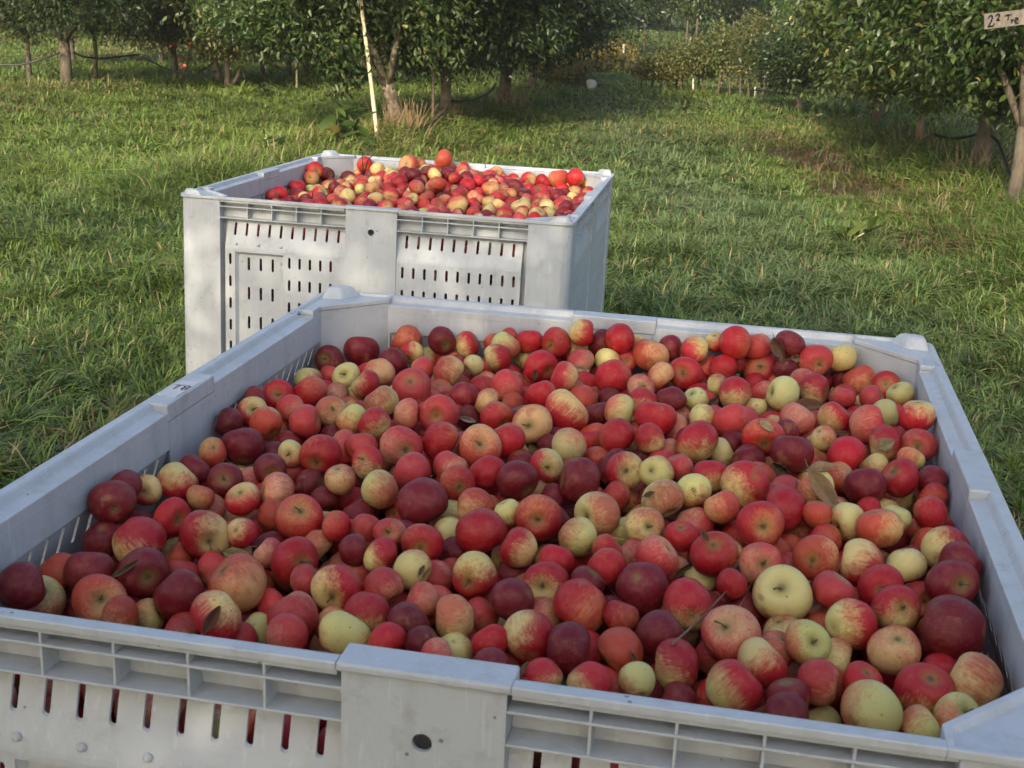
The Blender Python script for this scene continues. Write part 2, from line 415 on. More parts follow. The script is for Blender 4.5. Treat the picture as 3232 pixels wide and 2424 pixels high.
def vent_panel(T, s0, s1, root, door=False):
    mb = MB(); t = 0.0035
    g = 0.008 if s0 < 0 else 0.002      # the panel starts a little inside the recess next to the corner post
    a0, a1 = (s0 + 0.012, s1) if s0 < 0 else (s0, s1 - 0.012)
    n = 10 if (s1 - s0) < 0.37 else 13
    # sloping band with the long slots
    D0, Z0, D1, Z1 = 0.029, -0.057, 0.010, -0.118
    ln = math.hypot(D1 - D0, Z1 - Z0)
    cs = [a0 + (a1 - a0) * (i + 0.75) / (n + 0.5) for i in range(n)]
    vs, fs = plate([(a0, 0), (a1, 0), (a1, -ln), (a0, -ln)], [slot(c, -0.040, -0.006) for c in cs], t)
    def S(v):
        u = -v[1] / ln; d = D0 + (D1 - D0) * u; z = Z0 + (Z1 - Z0) * u
        return T(v[0], d - v[2] * 0.92, z + v[2] * -0.38)
    mb.add([S(v) for v in vs], fs)
    # bend
    prof = [(D1, Z1), (0.0088, -0.1225), (0.0080, -0.128)]
    for (d0, z0), (d1, z1) in zip(prof, prof[1:]):
        mb.add([T(a0, d0 - t / 2, z0), T(a1, d0 - t / 2, z0), T(a1, d1 - t / 2, z1), T(a0, d1 - t / 2, z1)], [(0, 1, 2, 3)])
        mb.add([T(a0, d0 + t / 2, z0), T(a1, d0 + t / 2, z0), T(a1, d1 + t / 2, z1), T(a0, d1 + t / 2, z1)], [(0, 3, 2, 1)])
    # upright face
    holes = []
    zb = -0.655
    if door:
        dx0, dx1 = a0 + 0.026, a0 + 0.150
        dz1 = -0.134
        for r in range(9):
            z1 = -0.139 - r * 0.056
            holes.append(slot(a0 + 0.013, z1 - 0.028, z1))
            for i in range(5): holes.append(slot(dx1 + 0.016 + i * 0.0265, z1 - 0.028, z1))
        doorhole = [(dx0, -0.62), (dx1, -0.62), (dx1, dz1), (dx0, dz1)]
        vs, fs = plate([(a0, zb), (a1, zb), (a1, -0.128), (a0, -0.128)], holes + [doorhole], t)
        mb.add([T(v[0], 0.008 - v[2], v[1]) for v in vs], fs)
        dh = [slot(dx0 + 0.032 + i * 0.031, -0.148 - r * 0.075 - 0.033, -0.148 - r * 0.075) for r in range(6) for i in range(3)]
        vs, fs = plate([(dx0 + 0.006, -0.614), (dx1 - 0.002, -0.614), (dx1 - 0.002, dz1 - 0.007), (dx0 + 0.006, dz1 - 0.007)], dh, t)
        md = MB(); md.add([T(v[0], 0.0175 - v[2], v[1]) for v in vs], fs)
        a = [(dx0, dz1), (dx1, dz1), (dx1, -0.62), (dx0, -0.62)]; b = [(dx0 + .006, dz1 - .007), (dx1 - .002, dz1 - .007), (dx1 - .002, -0.614), (dx0 + .006, -0.614)]
        for i in range(4):
            j = (i + 1) % 4
            md.add([T(a[i][0], 0.0083, a[i][1]), T(a[j][0], 0.0083, a[j][1]), T(b[j][0], 0.0158, b[j][1]), T(b[i][0], 0.0158, b[i][1])], [(0, 1, 2, 3)])
        for (sx, sz) in ((dx0 + 0.013, -0.158), (dx1 - 0.009, -0.158)):
            dome(md, T, sx, 0.0158, sz, 0.0035)
        md.build('hatch', M['plastic'], root)
    else:
        m = n + 1
        for r in range(9):
            z1 = -0.139 - r * 0.056
            for i in range(m): holes.append(slot(a0 + (a1 - a0) * (i + 0.6) / (m + 0.2), z1 - 0.028, z1))
        vs, fs = plate([(a0, zb), (a1, zb), (a1, -0.128), (a0, -0.128)], holes, t)
        mb.add([T(v[0], 0.008 - v[2], v[1]) for v in vs], fs)
    # cheeks of the recess beside the corner post
    for c in ((a0,) if s0 < 0 else (a1,)):
        mb.add([T(c, 0.008, -0.655), T(c, 0.032, -0.655), T(c, 0.032, -0.055), T(c, 0.029, -0.057), T(c, 0.010, -0.118), T(c, 0.008, -0.128)], [(0, 1, 2, 3, 4, 5)])
        e = s0 if s0 < 0 else s1
        mb.add([T(c, 0.032, -0.655), T(e, 0.032, -0.655), T(e, 0.032, -0.055), T(c, 0.032, -0.055)], [(0, 1, 2, 3)])
    e = (s1 if s0 < 0 else s0)
    mb.add([T(e, 0.008, -0.655), T(e, 0.032, -0.655), T(e, 0.032, -0.055), T(e, 0.029, -0.057), T(e, 0.010, -0.118), T(e, 0.008, -0.128)], [(0, 1, 2, 3, 4, 5)])
    if door:
        for i in range(3): dome(mb, T, a0 + 0.028 + i * 0.058, 0.0085, -0.115, 0.0045)
    mb.build('vent_panel', M['plastic'], root)

def dome(mb, T, s, d, z, r):
    vs = [T(s, d - r * 0.9, z)]; n = 8
    for q, (rr, dd) in enumerate(((0.6, 0.7), (1.0, 0.0))):
        for i in range(n): t = 2 * math.pi * i / n; vs.append(T(s + rr * r * math.cos(t), d - r * dd, z + rr * r * math.sin(t)))
    fs = [(0, 1 + i, 1 + (i + 1) % n) for i in range(n)] + [(1 + i, 1 + n + i, 1 + n + (i + 1) % n, 1 + (i + 1) % n) for i in range(n)]
    mb.add(vs, fs)

def corner_polys():
    def arc(cx, cy, r, a0, a1, n=8):
        return [(cx + r * math.cos(math.radians(a0 + (a1 - a0) * i / n)), cy + r * math.sin(math.radians(a0 + (a1 - a0) * i / n))) for i in range(n + 1)]
    post = [(0.385, -0.5965)] + arc(0.491 - 0.030, -0.596 + 0.030, 0.030, -90, 0) + [(0.4915, -0.490), (0.4625, -0.490), (0.4625, -0.477), (0.376, -0.5675), (0.385, -0.5675)]
    cap = [(0.375, -0.600)] + arc(0.495 - 0.030, -0.600 + 0.030, 0.030, -90, 0) + [(0.495, -0.442), (0.4618, -0.442), (0.4618, -0.475), (0.375, -0.5665)]
    return post, cap

def make_bin(label):
    root = empty('apple_bin', (0, 0, 0))
    tag(root, label, 'bin')
    pm = M['plastic']
    post, cap = corner_polys()
    for (sx, sy) in ((1, 1), (-1, 1), (-1, -1), (1, -1)):
        fx = lambda x, y, z, sx=sx, sy=sy: (x * sx, y * sy, z)
        mb = MB(); mb.prism(post, -0.755, -0.0077, fx)
        # small rivet hole plug near the top of the post
        mb.build('corner_post', pm, root, bevel=0.0012)
        # corner cap with a raised border round a shallow pocket, and the stacking foot
        bm = bmesh.new()
        vs = [bm.verts.new(fx(x, y, 0.0)) for x, y in cap]
        f = bm.faces.new(vs); bm.normal_update()
        if f.normal.z < 0: f.normal_flip()
        r = bmesh.ops.extrude_face_region(bm, geom=[f])
        nf = [g for g in r['geom'] if isinstance(g, bmesh.types.BMFace)][0]
        for v in f.verts: v.co.z -= 0.0075
        top = nf
        bmesh.ops.inset_region(bm, faces=[top], thickness=0.0075, depth=0.0)
        bmesh.ops.inset_region(bm, faces=[top], thickness=0.003, depth=0.0)
        for v in top.verts: v.co.z = -0.0048
        bmesh.ops.recalc_face_normals(bm, faces=bm.faces)
        me = bpy.data.meshes.new('corner_cap'); bm.to_mesh(me); bm.free(); me.materials.append(pm)
        o = link(bpy.data.objects.new('corner_cap', me), root)
        b = o.modifiers.new('bevel', 'BEVEL'); b.width = 0.0012; b.segments = 2; b.limit_method = 'ANGLE'; b.angle_limit = 0.5
        mb = MB()
        ba = [(0.428, -0.594), (0.478, -0.594), (0.489, -0.583), (0.489, -0.546), (0.450, -0.552)]
        tp = [(0.444, -0.588), (0.472, -0.588), (0.480, -0.580), (0.480, -0.564), (0.460, -0.568)]
        vs = [fx(x, y, -0.008) for x, y in ba] + [fx(x, y, 0.012) for x, y in tp]
        mb.add(vs, [(4, 3, 2, 1, 0), (5, 6, 7, 8, 9)] + [(i, (i + 1) % 5, 5 + (i + 1) % 5, 5 + i) for i in range(5)])
        mb.build('stacking_foot', pm, root, bevel=0.004)
    for k in range(4):
        T, H = side_T(k)
        cp, pn = 0.064, H - 0.110
        gs = [0.375, 0.442][k % 2]
        # rim: grooved lengths between flush blocks
        mb = MB()
        prof = [(0, -0.0065), (0, -0.001), (0.001, 0), (0.0112, 0), (0.0132, -0.0018), (0.0168, -0.0085), (0.021, -0.0097), (0.030, -0.0106), (0.0327, -0.0114),
                (0.0330, -0.0128), (0.0330, -0.0222), (0.029, -0.0222), (0.029, -0.013), (0.0042, -0.0125), (0.0042, -0.0065)]
        for a0, a1 in ((-gs, -0.068), (0.068, gs)):
            m = len(prof)
            mb.add([T(a0, d, z) for d, z in prof] + [T(a1, d, z) for d, z in prof],
                   [tuple(range(m)), tuple(range(m, 2 * m))[::-1]] + [(i, (i + 1) % m, m + (i + 1) % m, m + i) for i in range(m)])
        mb.build('rim', pm, root)
        mb = MB(); m = 8
        bp = [(-0.0004, -0.0072), (-0.0004, 0.0004), (0.0336, 0.0004), (0.0336, -0.0225), (0.0292, -0.0225), (0.0292, -0.0126), (0.0080, -0.0126), (0.0080, -0.0072)]
        mb.add([T(-0.0679, d, z) for d, z in bp] + [T(0.0679, d, z) for d, z in bp],
               [tuple(range(m)), tuple(range(m, 2 * m))[::-1]] + [(i, (i + 1) % m, m + (i + 1) % m, m + i) for i in range(m)])
        mb.build('rim_block', pm, root, bevel=0.0022)
        # centre post with its round hole
        circ = [(0.008 * math.cos(2 * math.pi * i / 20), -0.060 + 0.008 * math.sin(2 * math.pi * i / 20)) for i in range(20)]
        vs, fs = plate([(-cp, -0.70), (cp, -0.70), (cp, -0.0074), (-cp, -0.0074)], [circ], 0.004)
        mb = MB(); mb.add([T(v[0], 0.0055 - v[2], v[1]) for v in vs], fs)
        mb.box((-cp, 0.0075, -0.70), (-cp + 0.004, 0.0334, -0.0226), T); mb.box((cp - 0.004, 0.0075, -0.70), (cp, 0.0334, -0.0226), T)
        mb.box((-cp + 0.004, 0.029, -0.70), (cp - 0.004, 0.0334, -0.0226), T)
        mb.build('centre_post', pm, root)
        for sgn in (-1, 1):
            s0, s1 = (-pn, -cp) if sgn < 0 else (cp, pn)
            # lattice of ribs under the rim
            mb = MB(); e = 0.0004
            mb.box((s0 + e, 0.029, -0.058), (s1 - e, 0.0330, -0.0223), T)
            (mb.box((-pn + e, 0.0045, -0.0124), (-gs - 0.0003, 0.0289, -0.0079), T) if sgn < 0 else mb.box((gs + 0.0003, 0.0045, -0.0124), (pn - e, 0.0289, -0.0079), T))
            (mb.box((-pn + e, 0.029, -0.0223), (-gs, 0.0330, -0.0077), T) if sgn < 0 else mb.box((gs, 0.029, -0.0223), (pn - e, 0.0330, -0.0077), T))
            for z in (-0.0235, -0.0515): mb.box((s0 - 0.002 if sgn < 0 else s0 + e, 0.0035, z - 0.0012), (s1 - e if sgn < 0 else s1 + 0.002, 0.0290, z + 0.0012), T)
            nr = 4 if pn < 0.42 else 5
            for i in range(nr):
                c = s0 + (s1 - s0) * (i + 1.12) / (nr + 1.12) if sgn < 0 else s1 - (s1 - s0) * (i + 1.12) / (nr + 1.12)
                mb.box((c - 0.0012, 0.0046, -0.0503), (c + 0.0012, 0.0292, -0.0247), T); mb.box((c - 0.0012, 0.0046, -0.0223), (c + 0.0012, 0.0288, -0.0127), T)
            mb.build('rib_lattice', pm, root, bevel=0.0005)
            vent_panel(T, s0, s1, root, door=(k == 0 and sgn < 0))
    mb = MB(); mb.box((-0.455, -0.558, -0.650), (0.455, 0.558, -0.632)); mb.build('floor', pm, root)
    for y in (-0.50, 0.0, 0.50):
        mb = MB(); mb.box((-0.40, y - 0.045, -0.757), (0.40, y + 0.045, -0.6502)); mb.build('skid', pm, root, bevel=0.004)
    return root

def bin_matrix(b):
    return (Matrix.Translation(b['loc']) @ Matrix.Rotation(b['yaw'], 4, 'Z') @ Matrix.Rotation(b['ay'], 4, 'Y') @ Matrix.Rotation(b['ax'], 4, 'X'))

def copy_tree(o, parent=None):
    c = o.copy(); COL.objects.link(c)
    if parent is not None: c.parent = parent
    for ch in [x for x in bpy.data.objects if x.parent is o]: copy_tree(ch, c)
    return c

near_bin = make_bin('pale grey plastic bin filling the foreground, full of apples, T8 sticker on its rim')
far_bin = copy_tree(near_bin)
far_bin['label'] = 'whole pale grey plastic harvest bin standing in the grass behind the foreground one'
for o_, b_ in ((near_bin, NEAR_BIN), (far_bin, FAR_BIN)):
    o_.matrix_world = bin_matrix(b_); o_['group'] = 'plastic harvest bins full of apples'
NEAR_M, FAR_M = bin_matrix(NEAR_BIN), bin_matrix(FAR_BIN)

# sticker with handwritten T8 on the left rim block of the near bin
def strokes(mb, lines, w, T):
    for ln in lines:
        for (x0, y0), (x1, y1) in zip(ln, ln[1:]):
            dx, dy = x1 - x0, y1 - y0; L = math.hypot(dx, dy) or 1; nx, ny = -dy / L * w / 2, dx / L * w / 2; ex, ey = dx / L * w * .3, dy / L * w * .3
            mb.add([T(x0 - ex + nx, y0 - ey + ny), T(x0 - ex - nx, y0 - ey - ny), T(x1 + ex - nx, y1 + ey - ny), T(x1 + ex + nx, y1 + ey + ny)], [(0, 1, 2, 3)])
mb = MB(); mb.prism([(-0.4915, -0.036), (-0.4655, -0.038), (-0.4635, 0.026), (-0.4890, 0.030)], 0.0005, 0.0012)
stk = mb.build('sticker', M['paper'], near_bin)
eight = [(0.5 + 0.38 * math.sin(t) * (1 if math.cos(t / 2) else 1), 0) for t in ()]
def loop8(cx, cy, rx, ry):
    a = [(cx + rx * math.sin(2 * math.pi * i / 14), cy + ry * 0.5 + ry * 0.5 * -math.cos(2 * math.pi * i / 14)) for i in range(15)]
    b = [(cx + rx * 0.95 * math.sin(2 * math.pi * i / 14), cy - ry * 0.5 + ry * 0.5 * math.cos(2 * math.pi * i / 14)) for i in range(15)]
    return [a, b]
u = 0.0185
Ts = lambda x, y: (-0.4865 + x * u, -0.010 + y * u, 0.0016)
for ch in ([[(0.0, 0.93), (0.62, 1.0)], [(0.30, 0.96), (0.27, 0.0)]], loop8(0.93, 0.5, 0.18, 0.46)):
    mb = MB(); strokes(mb, ch, 0.095, Ts); mb.build('letter', M['ink'], stk, recalc=False)
NEAR_APPLES = """
1036,1136,90,Ds 1139,1108,112,D 1285,1076,98,R 1300,1112,76,M3 1039,1188,72,Pu 1094,1188,83,Ys 1197,1177,94,O 1240,1141,90,D 973,1199,80,Yu
980,1237,105,R 877,1250,101,Rs 795,1300,94,M1s 797,1260,65,Du 839,1336,101,O 723,1333,90,D 918,1289,87,P 962,1333,108,P 1153,1213,90,M9
1067,1250,80,Pu 1204,1268,105,Y 1048,1300,98,Ys 1124,1246,69,Yu 1110,1325,94,Y 1179,1336,101,M5 1302,1224,116,P 1287,1307,94,P 1363,1271,61,Ou
1264,1409,127,Ps 765,1407,137,D 672,1427,87,O 614,1481,98,D 922,1434,76,Ys 1009,1436,127,Rs 911,1398,83,Du 1052,1380,72,Du 853,1481,98,Ds
929,1495,80,Pu 712,1517,108,Ds 1142,1412,101,P 1161,1459,101,M6s 1074,1514,98,O 980,1532,101,Du 873,1550,112,P 766,1575,105,M12 633,1568,83,O
1197,1546,119,Y 1302,1488,119,P 1023,1579,94,Du 1396,1078,83,Ds 1475,1087,80,M8 1564,1083,61,Ru 1607,1069,54,Pu 1600,1090,87,Y 1669,1081,80,R
1758,1083,87,Rs 1839,1054,80,M10 1839,1101,101,M12s 1890,1090,80,Du 1955,1072,87,R 2056,1119,105,O 1998,1094,43,Yu 1944,1119,65,Pu 1980,1134,69,R
1918,1137,80,Y 1832,1148,94,P 1734,1127,94,Pu 1705,1156,101,R 1781,1192,94,M3 1665,1127,72,Yu 1571,1130,87,M9 1495,1152,61,Y 1416,1127,80,Pu
1445,1163,87,Du 1416,1174,101,O 1550,1159,72,Pu 1334,1165,83,P 1358,1130,43,Yu 1387,1235,80,Pu 1465,1246,90,D 1535,1210,65,Ou 1604,1181,83,M6u
1602,1217,98,P 1691,1195,61,Pu 1707,1242,90,R 1846,1206,58,Ru 1935,1192,116,R 1803,1235,98,Yu 1788,1300,137,M1 1886,1311,94,Du 1956,1297,101,Y
2023,1224,83,Ps 2031,1264,87,M6 1922,1257,72,Du 1539,1268,83,O 1615,1275,69,Ou 1568,1318,101,R 1680,1340,123,Os 1392,1392,123,R 1517,1409,130,Os
1600,1394,119,R 1477,1318,65,Du 1387,1307,119,P 1795,1405,105,Y 1738,1405,83,Du 1857,1394,69,Ru 1944,1380,116,R 2050,1387,98,M5 1727,1467,101,M2s
1423,1474,101,P 1445,1524,108,Rs 1539,1492,112,R 1633,1517,130,D 1828,1514,134,D 1882,1452,83,Ru 1973,1488,119,M3s 1644,1459,65,Du 2070,1492,105,Y
1944,1564,94,Pu 1738,1575,83,Du 2257,1080,61,M10 2325,1085,94,R 2391,1112,83,Pu 2495,1092,87,D 2116,1098,76,Du 2192,1105,83,M2 2186,1127,61,Pu
2163,1181,105,Rs 2235,1156,72,Pu 2282,1159,87,R 2325,1141,72,Pu 2405,1150,105,Rs 2477,1170,72,D 2499,1152,83,Yu 2573,1137,98,Ps 2651,1134,90,Y
2711,1197,94,O 2651,1188,65,Du 2266,1217,72,Y 2320,1241,101,M6 2383,1213,58,Ru 2456,1217,87,Pu 2470,1242,105,Y 2535,1203,80,P 2571,1231,98,M7
2597,1203,72,Du 2199,1224,80,Du 2197,1260,76,Y 2118,1264,90,D 2217,1315,80,Y 2306,1325,108,P 2380,1286,72,Yu 2517,1322,105,P 2575,1336,61,Pu
2633,1318,98,M8 2662,1253,72,P 2752,1257,83,P 2734,1278,83,Yu 2069,1318,123,R 2145,1318,54,Pu 2087,1184,83,O 2072,1217,76,Pu 2409,1380,123,Rs
2199,1394,134,M6 2199,1336,72,Pu 2311,1401,87,Du 2481,1365,83,D 2535,1376,80,Ou 2499,1430,130,D 2600,1383,69,Y 2582,1412,76,Yu 2669,1438,119,R
2275,1427,65,Yu 2362,1456,108,Du 2353,1528,145,M8 2242,1499,105,M6 2145,1474,87,P 2188,1550,108,Yc 2036,1445,65,Du 2112,1427,72,Pu 2278,1600,108,O
2474,1608,145,R 2477,1557,108,Pu 2575,1542,116,Y 2647,1503,76,Ou 2731,1539,127,D 2759,1474,61,Yu 2798,1219,90,R 2841,1245,83,Y 2794,1306,90,Y
2894,1313,105,M1 2740,1342,119,P 2791,1404,116,M7 2899,1407,105,Ps 2874,1447,80,Y 2841,1509,119,R 2942,1567,83,Ru 2935,1621,101,R 2675,1646,116,Ys
2773,1664,137,O 2827,1635,90,Y 2747,1614,94,Ru 2581,1624,90,O 2429,1642,80,Ps 2631,1621,43,Yu 2914,1679,87,Ru 2964,1664,72,Ru 2946,1520,58,Du
353,1587,130,Dc 463,1548,94,M2s 394,1533,72,Du 561,1522,127,M12 542,1634,116,Rs 438,1710,170,M7 651,1689,152,M3s 759,1681,83,Mc 325,1700,119,Du
275,1804,145,D 192,1812,119,Ou 72,1851,145,D 123,1898,156,Y 311,1895,159,Os 452,1808,156,Ds 564,1761,83,Ou 575,1812,108,Pu 564,1880,159,D
380,1942,119,O 467,1945,101,Yu 684,1953,166,M1 575,1992,108,Pu 752,1844,174,O 676,1797,90,Pu 741,1750,101,Yu 434,1653,94,Du 669,1609,65,Pu
749,2014,108,Pu 181,1866,108,Du 863,1627,101,Ou 946,1634,141,Rs 1333,1587,159,D 1062,1659,90,R 1159,1666,83,P 1228,1681,94,Ps 1130,1623,83,Du
1333,1717,127,R 1420,1681,65,Yu 848,1746,98,P 928,1771,145,Rs 997,1721,69,Yu 1120,1739,94,D 1199,1753,108,M8 1304,1797,123,Y 1210,1851,119,P
1123,1815,80,Pu 971,1836,108,P 1062,1862,156,M9s 1159,1934,137,M6 1333,1894,98,P 924,1948,159,P 863,1912,87,Pu 1290,1967,134,D 1431,1952,137,Y
906,2003,127,P 808,1995,80,Yu 1087,2003,159,Y 1221,2028,127,R 1333,2028,105,D 1438,2057,87,Yu 1380,2071,101,P 1051,1970,72,Ou 1376,1822,65,Pu
1501,1598,112,O 1519,1677,152,R 1606,1619,87,Y 1697,1634,141,Rs 1885,1623,137,Ys 1823,1695,127,Y 2033,1659,116,Ys 2091,1576,130,Y 1635,1731,119,M4
1754,1768,116,R 1917,1735,94,R 1914,1793,119,R 1725,1847,141,M6s 1498,1815,137,M12s 1429,1818,94,Pu 1617,1894,137,D 1624,1807,94,Du 1852,1840,112,D
1830,1916,166,R 1961,1945,105,R 2026,1854,156,D 2073,1757,134,P 2152,1692,101,R 2087,2006,156,D 1961,2053,148,O 1798,2050,159,D 1671,2010,159,M10
1545,2024,108,R 1519,1938,72,Pu 1718,1945,65,Pu 1961,1681,65,Yu 1436,1746,72,Du 2400,1656,141,Rs 2252,1750,141,R 2397,1778,130,Ps 2574,1760,137,Os
2595,1710,119,Ru 2715,1775,137,M11 2859,1789,123,Y 2469,1880,174,Ys 2310,1844,83,R 2353,1920,130,Du 2306,2003,174,Ps 2172,1909,152,M6c 2469,1992,90,Yu
2548,2028,137,Ys 2628,1865,130,P 2595,1927,94,Ou 2686,1970,156,M9 2780,1854,137,Rc 2827,1920,145,M6s 2823,2053,152,O 2404,2093,159,M11 2256,2071,87,Pu
2635,2075,72,Yu 2451,2050,58,Pu 2447,1735,65,Ou 2498,1789,65,Pu 2208,1825,94,Yu 2985,1734,139,M9c 3006,1840,148,Ds 3002,1992,219,D 2905,1891,84,Pu
2922,2182,177,M6 3074,2152,177,Y 2719,2152,122,R 2749,2245,186,Y 2736,2300,139,Mu 3091,2215,110,Ru 3019,2266,148,Ys 2905,2291,97,Y 2867,2317,76,Ru
2584,2152,139,P 3040,1781,127,Du 1550,2110,127,D 1716,2132,116,M5 1861,2161,137,M8 2009,2147,101,Y 2041,2197,90,Du 2131,2106,163,M7 2316,2171,170,M8
2486,2203,137,D 2479,2265,152,D 2254,2203,90,Ru 2135,2210,108,Du
"""
FAR_APPLES = """
991,537,46,R 1031,552,46,D 984,561,43,O 1074,564,41,M 1098,561,43,D 1153,523,43,R 1193,537,41,M 1165,551,46,D 1135,570,43,P 1128,548,30,O
1229,545,35,Y 1210,559,38,O 1258,542,30,Y 1291,523,54,O 1323,529,41,O 1302,548,49,P 1260,575,52,R 1315,591,46,P 1351,564,43,M 1386,578,43,O
938,591,52,R 984,586,41,D 982,602,46,Y 1009,613,49,Y 1041,591,52,M 933,616,43,D 884,613,49,R 860,616,38,P 960,626,41,M 1006,632,43,P 1050,632,41,O
1079,607,46,P 1096,624,60,M 1106,588,41,O 1136,597,33,Y 1177,599,49,O 1193,588,41,O 1193,570,41,R 1155,624,41,R 1144,640,46,R 1185,636,57,Y
1234,618,52,M 1223,580,27,O 1226,597,41,R 1239,643,41,R 1277,643,49,P 1288,656,46,P 1302,629,41,Y 1264,610,30,P 1359,605,41,O 1386,613,41,D
1345,632,49,R 1340,648,41,R 1380,648,46,P 1359,664,41,P 1400,506,50,O 1406,536,44,O 1353,542,38,M 1388,545,44,R 1465,542,48,M 1425,565,47,R
1498,561,47,R 1476,589,59,R 1544,562,53,P 1570,548,35,O 1585,562,32,P 1576,580,44,P 1548,598,56,O 1622,598,65,D 1619,568,38,Y 1670,568,47,M
1717,574,50,R 1761,565,56,O 1816,562,50,R 1808,580,41,Y 1848,583,35,Y 1858,609,41,D 1876,595,29,D 1816,612,53,M 1773,600,47,R 1703,614,65,M
1758,624,44,D 1736,606,35,P 1667,592,35,Y 1435,603,32,Y 1453,615,53,P 1494,621,41,P 1512,609,26,R 1547,639,50,M 1576,650,47,Y 1517,630,26,P
1444,653,71,Y 1400,668,41,P 1500,656,38,P 1491,639,35,R 1494,677,47,P 1541,674,56,Y 1594,680,56,M 1644,656,59,Y 1641,695,50,P 1617,645,50,R
1694,642,41,Y 1723,656,59,Y 1697,683,59,M 1732,677,47,Y 1682,659,35,P 1788,656,51,D 1785,636,44,P 1829,662,50,D 1767,683,38,D 1664,630,38,P
1726,630,32,P 1838,642,26,P 1817,645,24,Y 1582,618,44,R 1444,677,38,O
"""

# ------------------------------------------------------------------ apples
PAL = {  # kind: ground colour, blush colour, blush bias, blush slope
    'D': ((0.32, 0.06, 0.03), (0.150, 0.006, 0.013), 1.05, 0.25),
    'R': ((0.54, 0.19, 0.07), (0.39, 0.008, 0.016), 0.90, 0.45),
    'P': ((0.58, 0.28, 0.15), (0.44, 0.038, 0.038), 0.78, 0.50),
    'O': ((0.58, 0.34, 0.14), (0.45, 0.060, 0.030), 0.64, 0.55),
    'M': ((0.60, 0.46, 0.17), (0.39, 0.012, 0.020), 0.80, 0.80),
    'Y': ((0.57, 0.50, 0.18), (0.44, 0.12, 0.06), 0.24, 0.60)}

def apple_geo(kind, seed, nu, nv, r, ydir=None):
    """unit apple with its stem axis along z; ydir: local direction of the unblushed side"""
    rs = np.random.RandomState(seed)
    th = np.linspace(0, math.pi, nv + 1)[1:-1]; ph = np.arange(nu) * 2 * math.pi / nu
    TH, PH = np.meshgrid(th, ph, indexing='ij')
    asp = rs.uniform(0.86, 0.98); taper = rs.uniform(0.0, 0.08)
    lob = rs.uniform(0.004, 0.03); p0 = rs.uniform(0, 6.28)
    R = np.sin(TH) ** 0.97 * (1 + taper * np.cos(TH)) * (1 + lob * np.cos(5 * PH + p0) * (0.4 - 0.6 * np.cos(TH)))
    R *= 1 + rs.uniform(0, 0.07) * np.cos(2 * PH + rs.uniform(0, 6.28)) + rs.uniform(0, 0.035) * np.cos(3 * PH + rs.uniform(0, 6.28))
    cs, cb = rs.uniform(0.18, 0.30), rs.uniform(0.08, 0.17)
    Z = asp * np.cos(TH) - cs * np.exp(-(TH / 0.36) ** 2) + cb * np.exp(-((math.pi - TH) / 0.32) ** 2) - 0.05 * np.cos(TH) ** 4
    sk = rs.uniform(-0.07, 0.07, 2)
    X = R * np.cos(PH) + sk[0] * Z; Y = R * np.sin(PH) + sk[1] * Z
    V = np.concatenate([[[0, 0, asp - cs - 0.05]], np.stack([X, Y, Z], -1).reshape(-1, 3), [[0, 0, -asp + cb - 0.05]]])
    # a few soft dents and bumps
    D = np.concatenate([[[0, 0, 1]], np.stack([np.sin(TH) * np.cos(PH), np.sin(TH) * np.sin(PH), np.cos(TH)], -1).reshape(-1, 3), [[0, 0, -1]]])
    for _ in range(rs.randint(2, 6)):
        c = rs.normal(size=3); c /= np.linalg.norm(c); w = rs.uniform(0.25, 0.6)
        amp = rs.uniform(-0.085, 0.05); g = np.exp(-((1 - D @ c) / (w * w * 0.5)))
        V += D * (amp * g)[:, None]
    V *= 1.0 / 0.97
    g, b, bias, slope = PAL[kind]
    if ydir is None: ydir = rs.normal(size=3)
    ydir = np.asarray(ydir, float); ydir /= np.linalg.norm(ydir) + 1e-9
    amt = bias - slope * (D @ ydir)
    amt += 0.10 * rs.uniform(-1, 1)
    jit = lambda c, s: np.clip(np.array(c) * rs.uniform(1 - s, 1 + s) * rs.uniform(0.93, 1.07, 3), 0, 0.8)
    g, b = jit(g, 0.12), jit(b, 0.22)
    n = len(V)
    ct = np.arccos(np.clip(D[:, 2], -1, 1))
    cav = np.maximum(np.exp(-(ct / 0.30) ** 2), 0.85 * np.exp(-((math.pi - ct) / 0.16) ** 2))
    # round the stem cavity the ground colour shows through
    amt -= 0.45 * np.exp(-(ct / 0.5) ** 2) * (rs.rand() * 0.9)
    loc = np.ones((n, 4)); loc[:, :3] = D * 0.5 + 0.5; loc[:, 3] = np.clip(amt, -0.3, 1.4)
    ga = np.ones((n, 4)); ga[:, :3] = g; ga[:, 3] = rs.rand()
    ba = np.ones((n, 4)); ba[:, :3] = b; ba[:, 3] = np.clip(cav, 0, 1)
    m = nv - 1; F = []; S = []
    idx = lambda i, j: 1 + i * nu + (j % nu)
    j = np.arange(nu)
    quads = np.concatenate([np.stack([1 + i * nu + j, 1 + (i + 1) * nu + j, 1 + (i + 1) * nu + (j + 1) % nu, 1 + i * nu + (j + 1) % nu], -1) for i in range(m - 1)])
    top = np.stack([np.zeros(nu, int), 1 + j, 1 + (j + 1) % nu], -1)
    bot = np.stack([np.full(nu, n - 1), 1 + (m - 1) * nu + (j + 1) % nu, 1 + (m - 1) * nu + j], -1)
    flat = np.concatenate([top.ravel(), quads.ravel(), bot.ravel()])
    sizes = np.concatenate([np.full(nu, 3), np.full(len(quads), 4), np.full(nu, 3)])
    return V * r, flat, sizes, dict(local=loc, ground_tint=ga, blush_tint=ba), (asp - cs - 0.05) * r / 0.97, (-asp + cb - 0.05) * r / 0.97

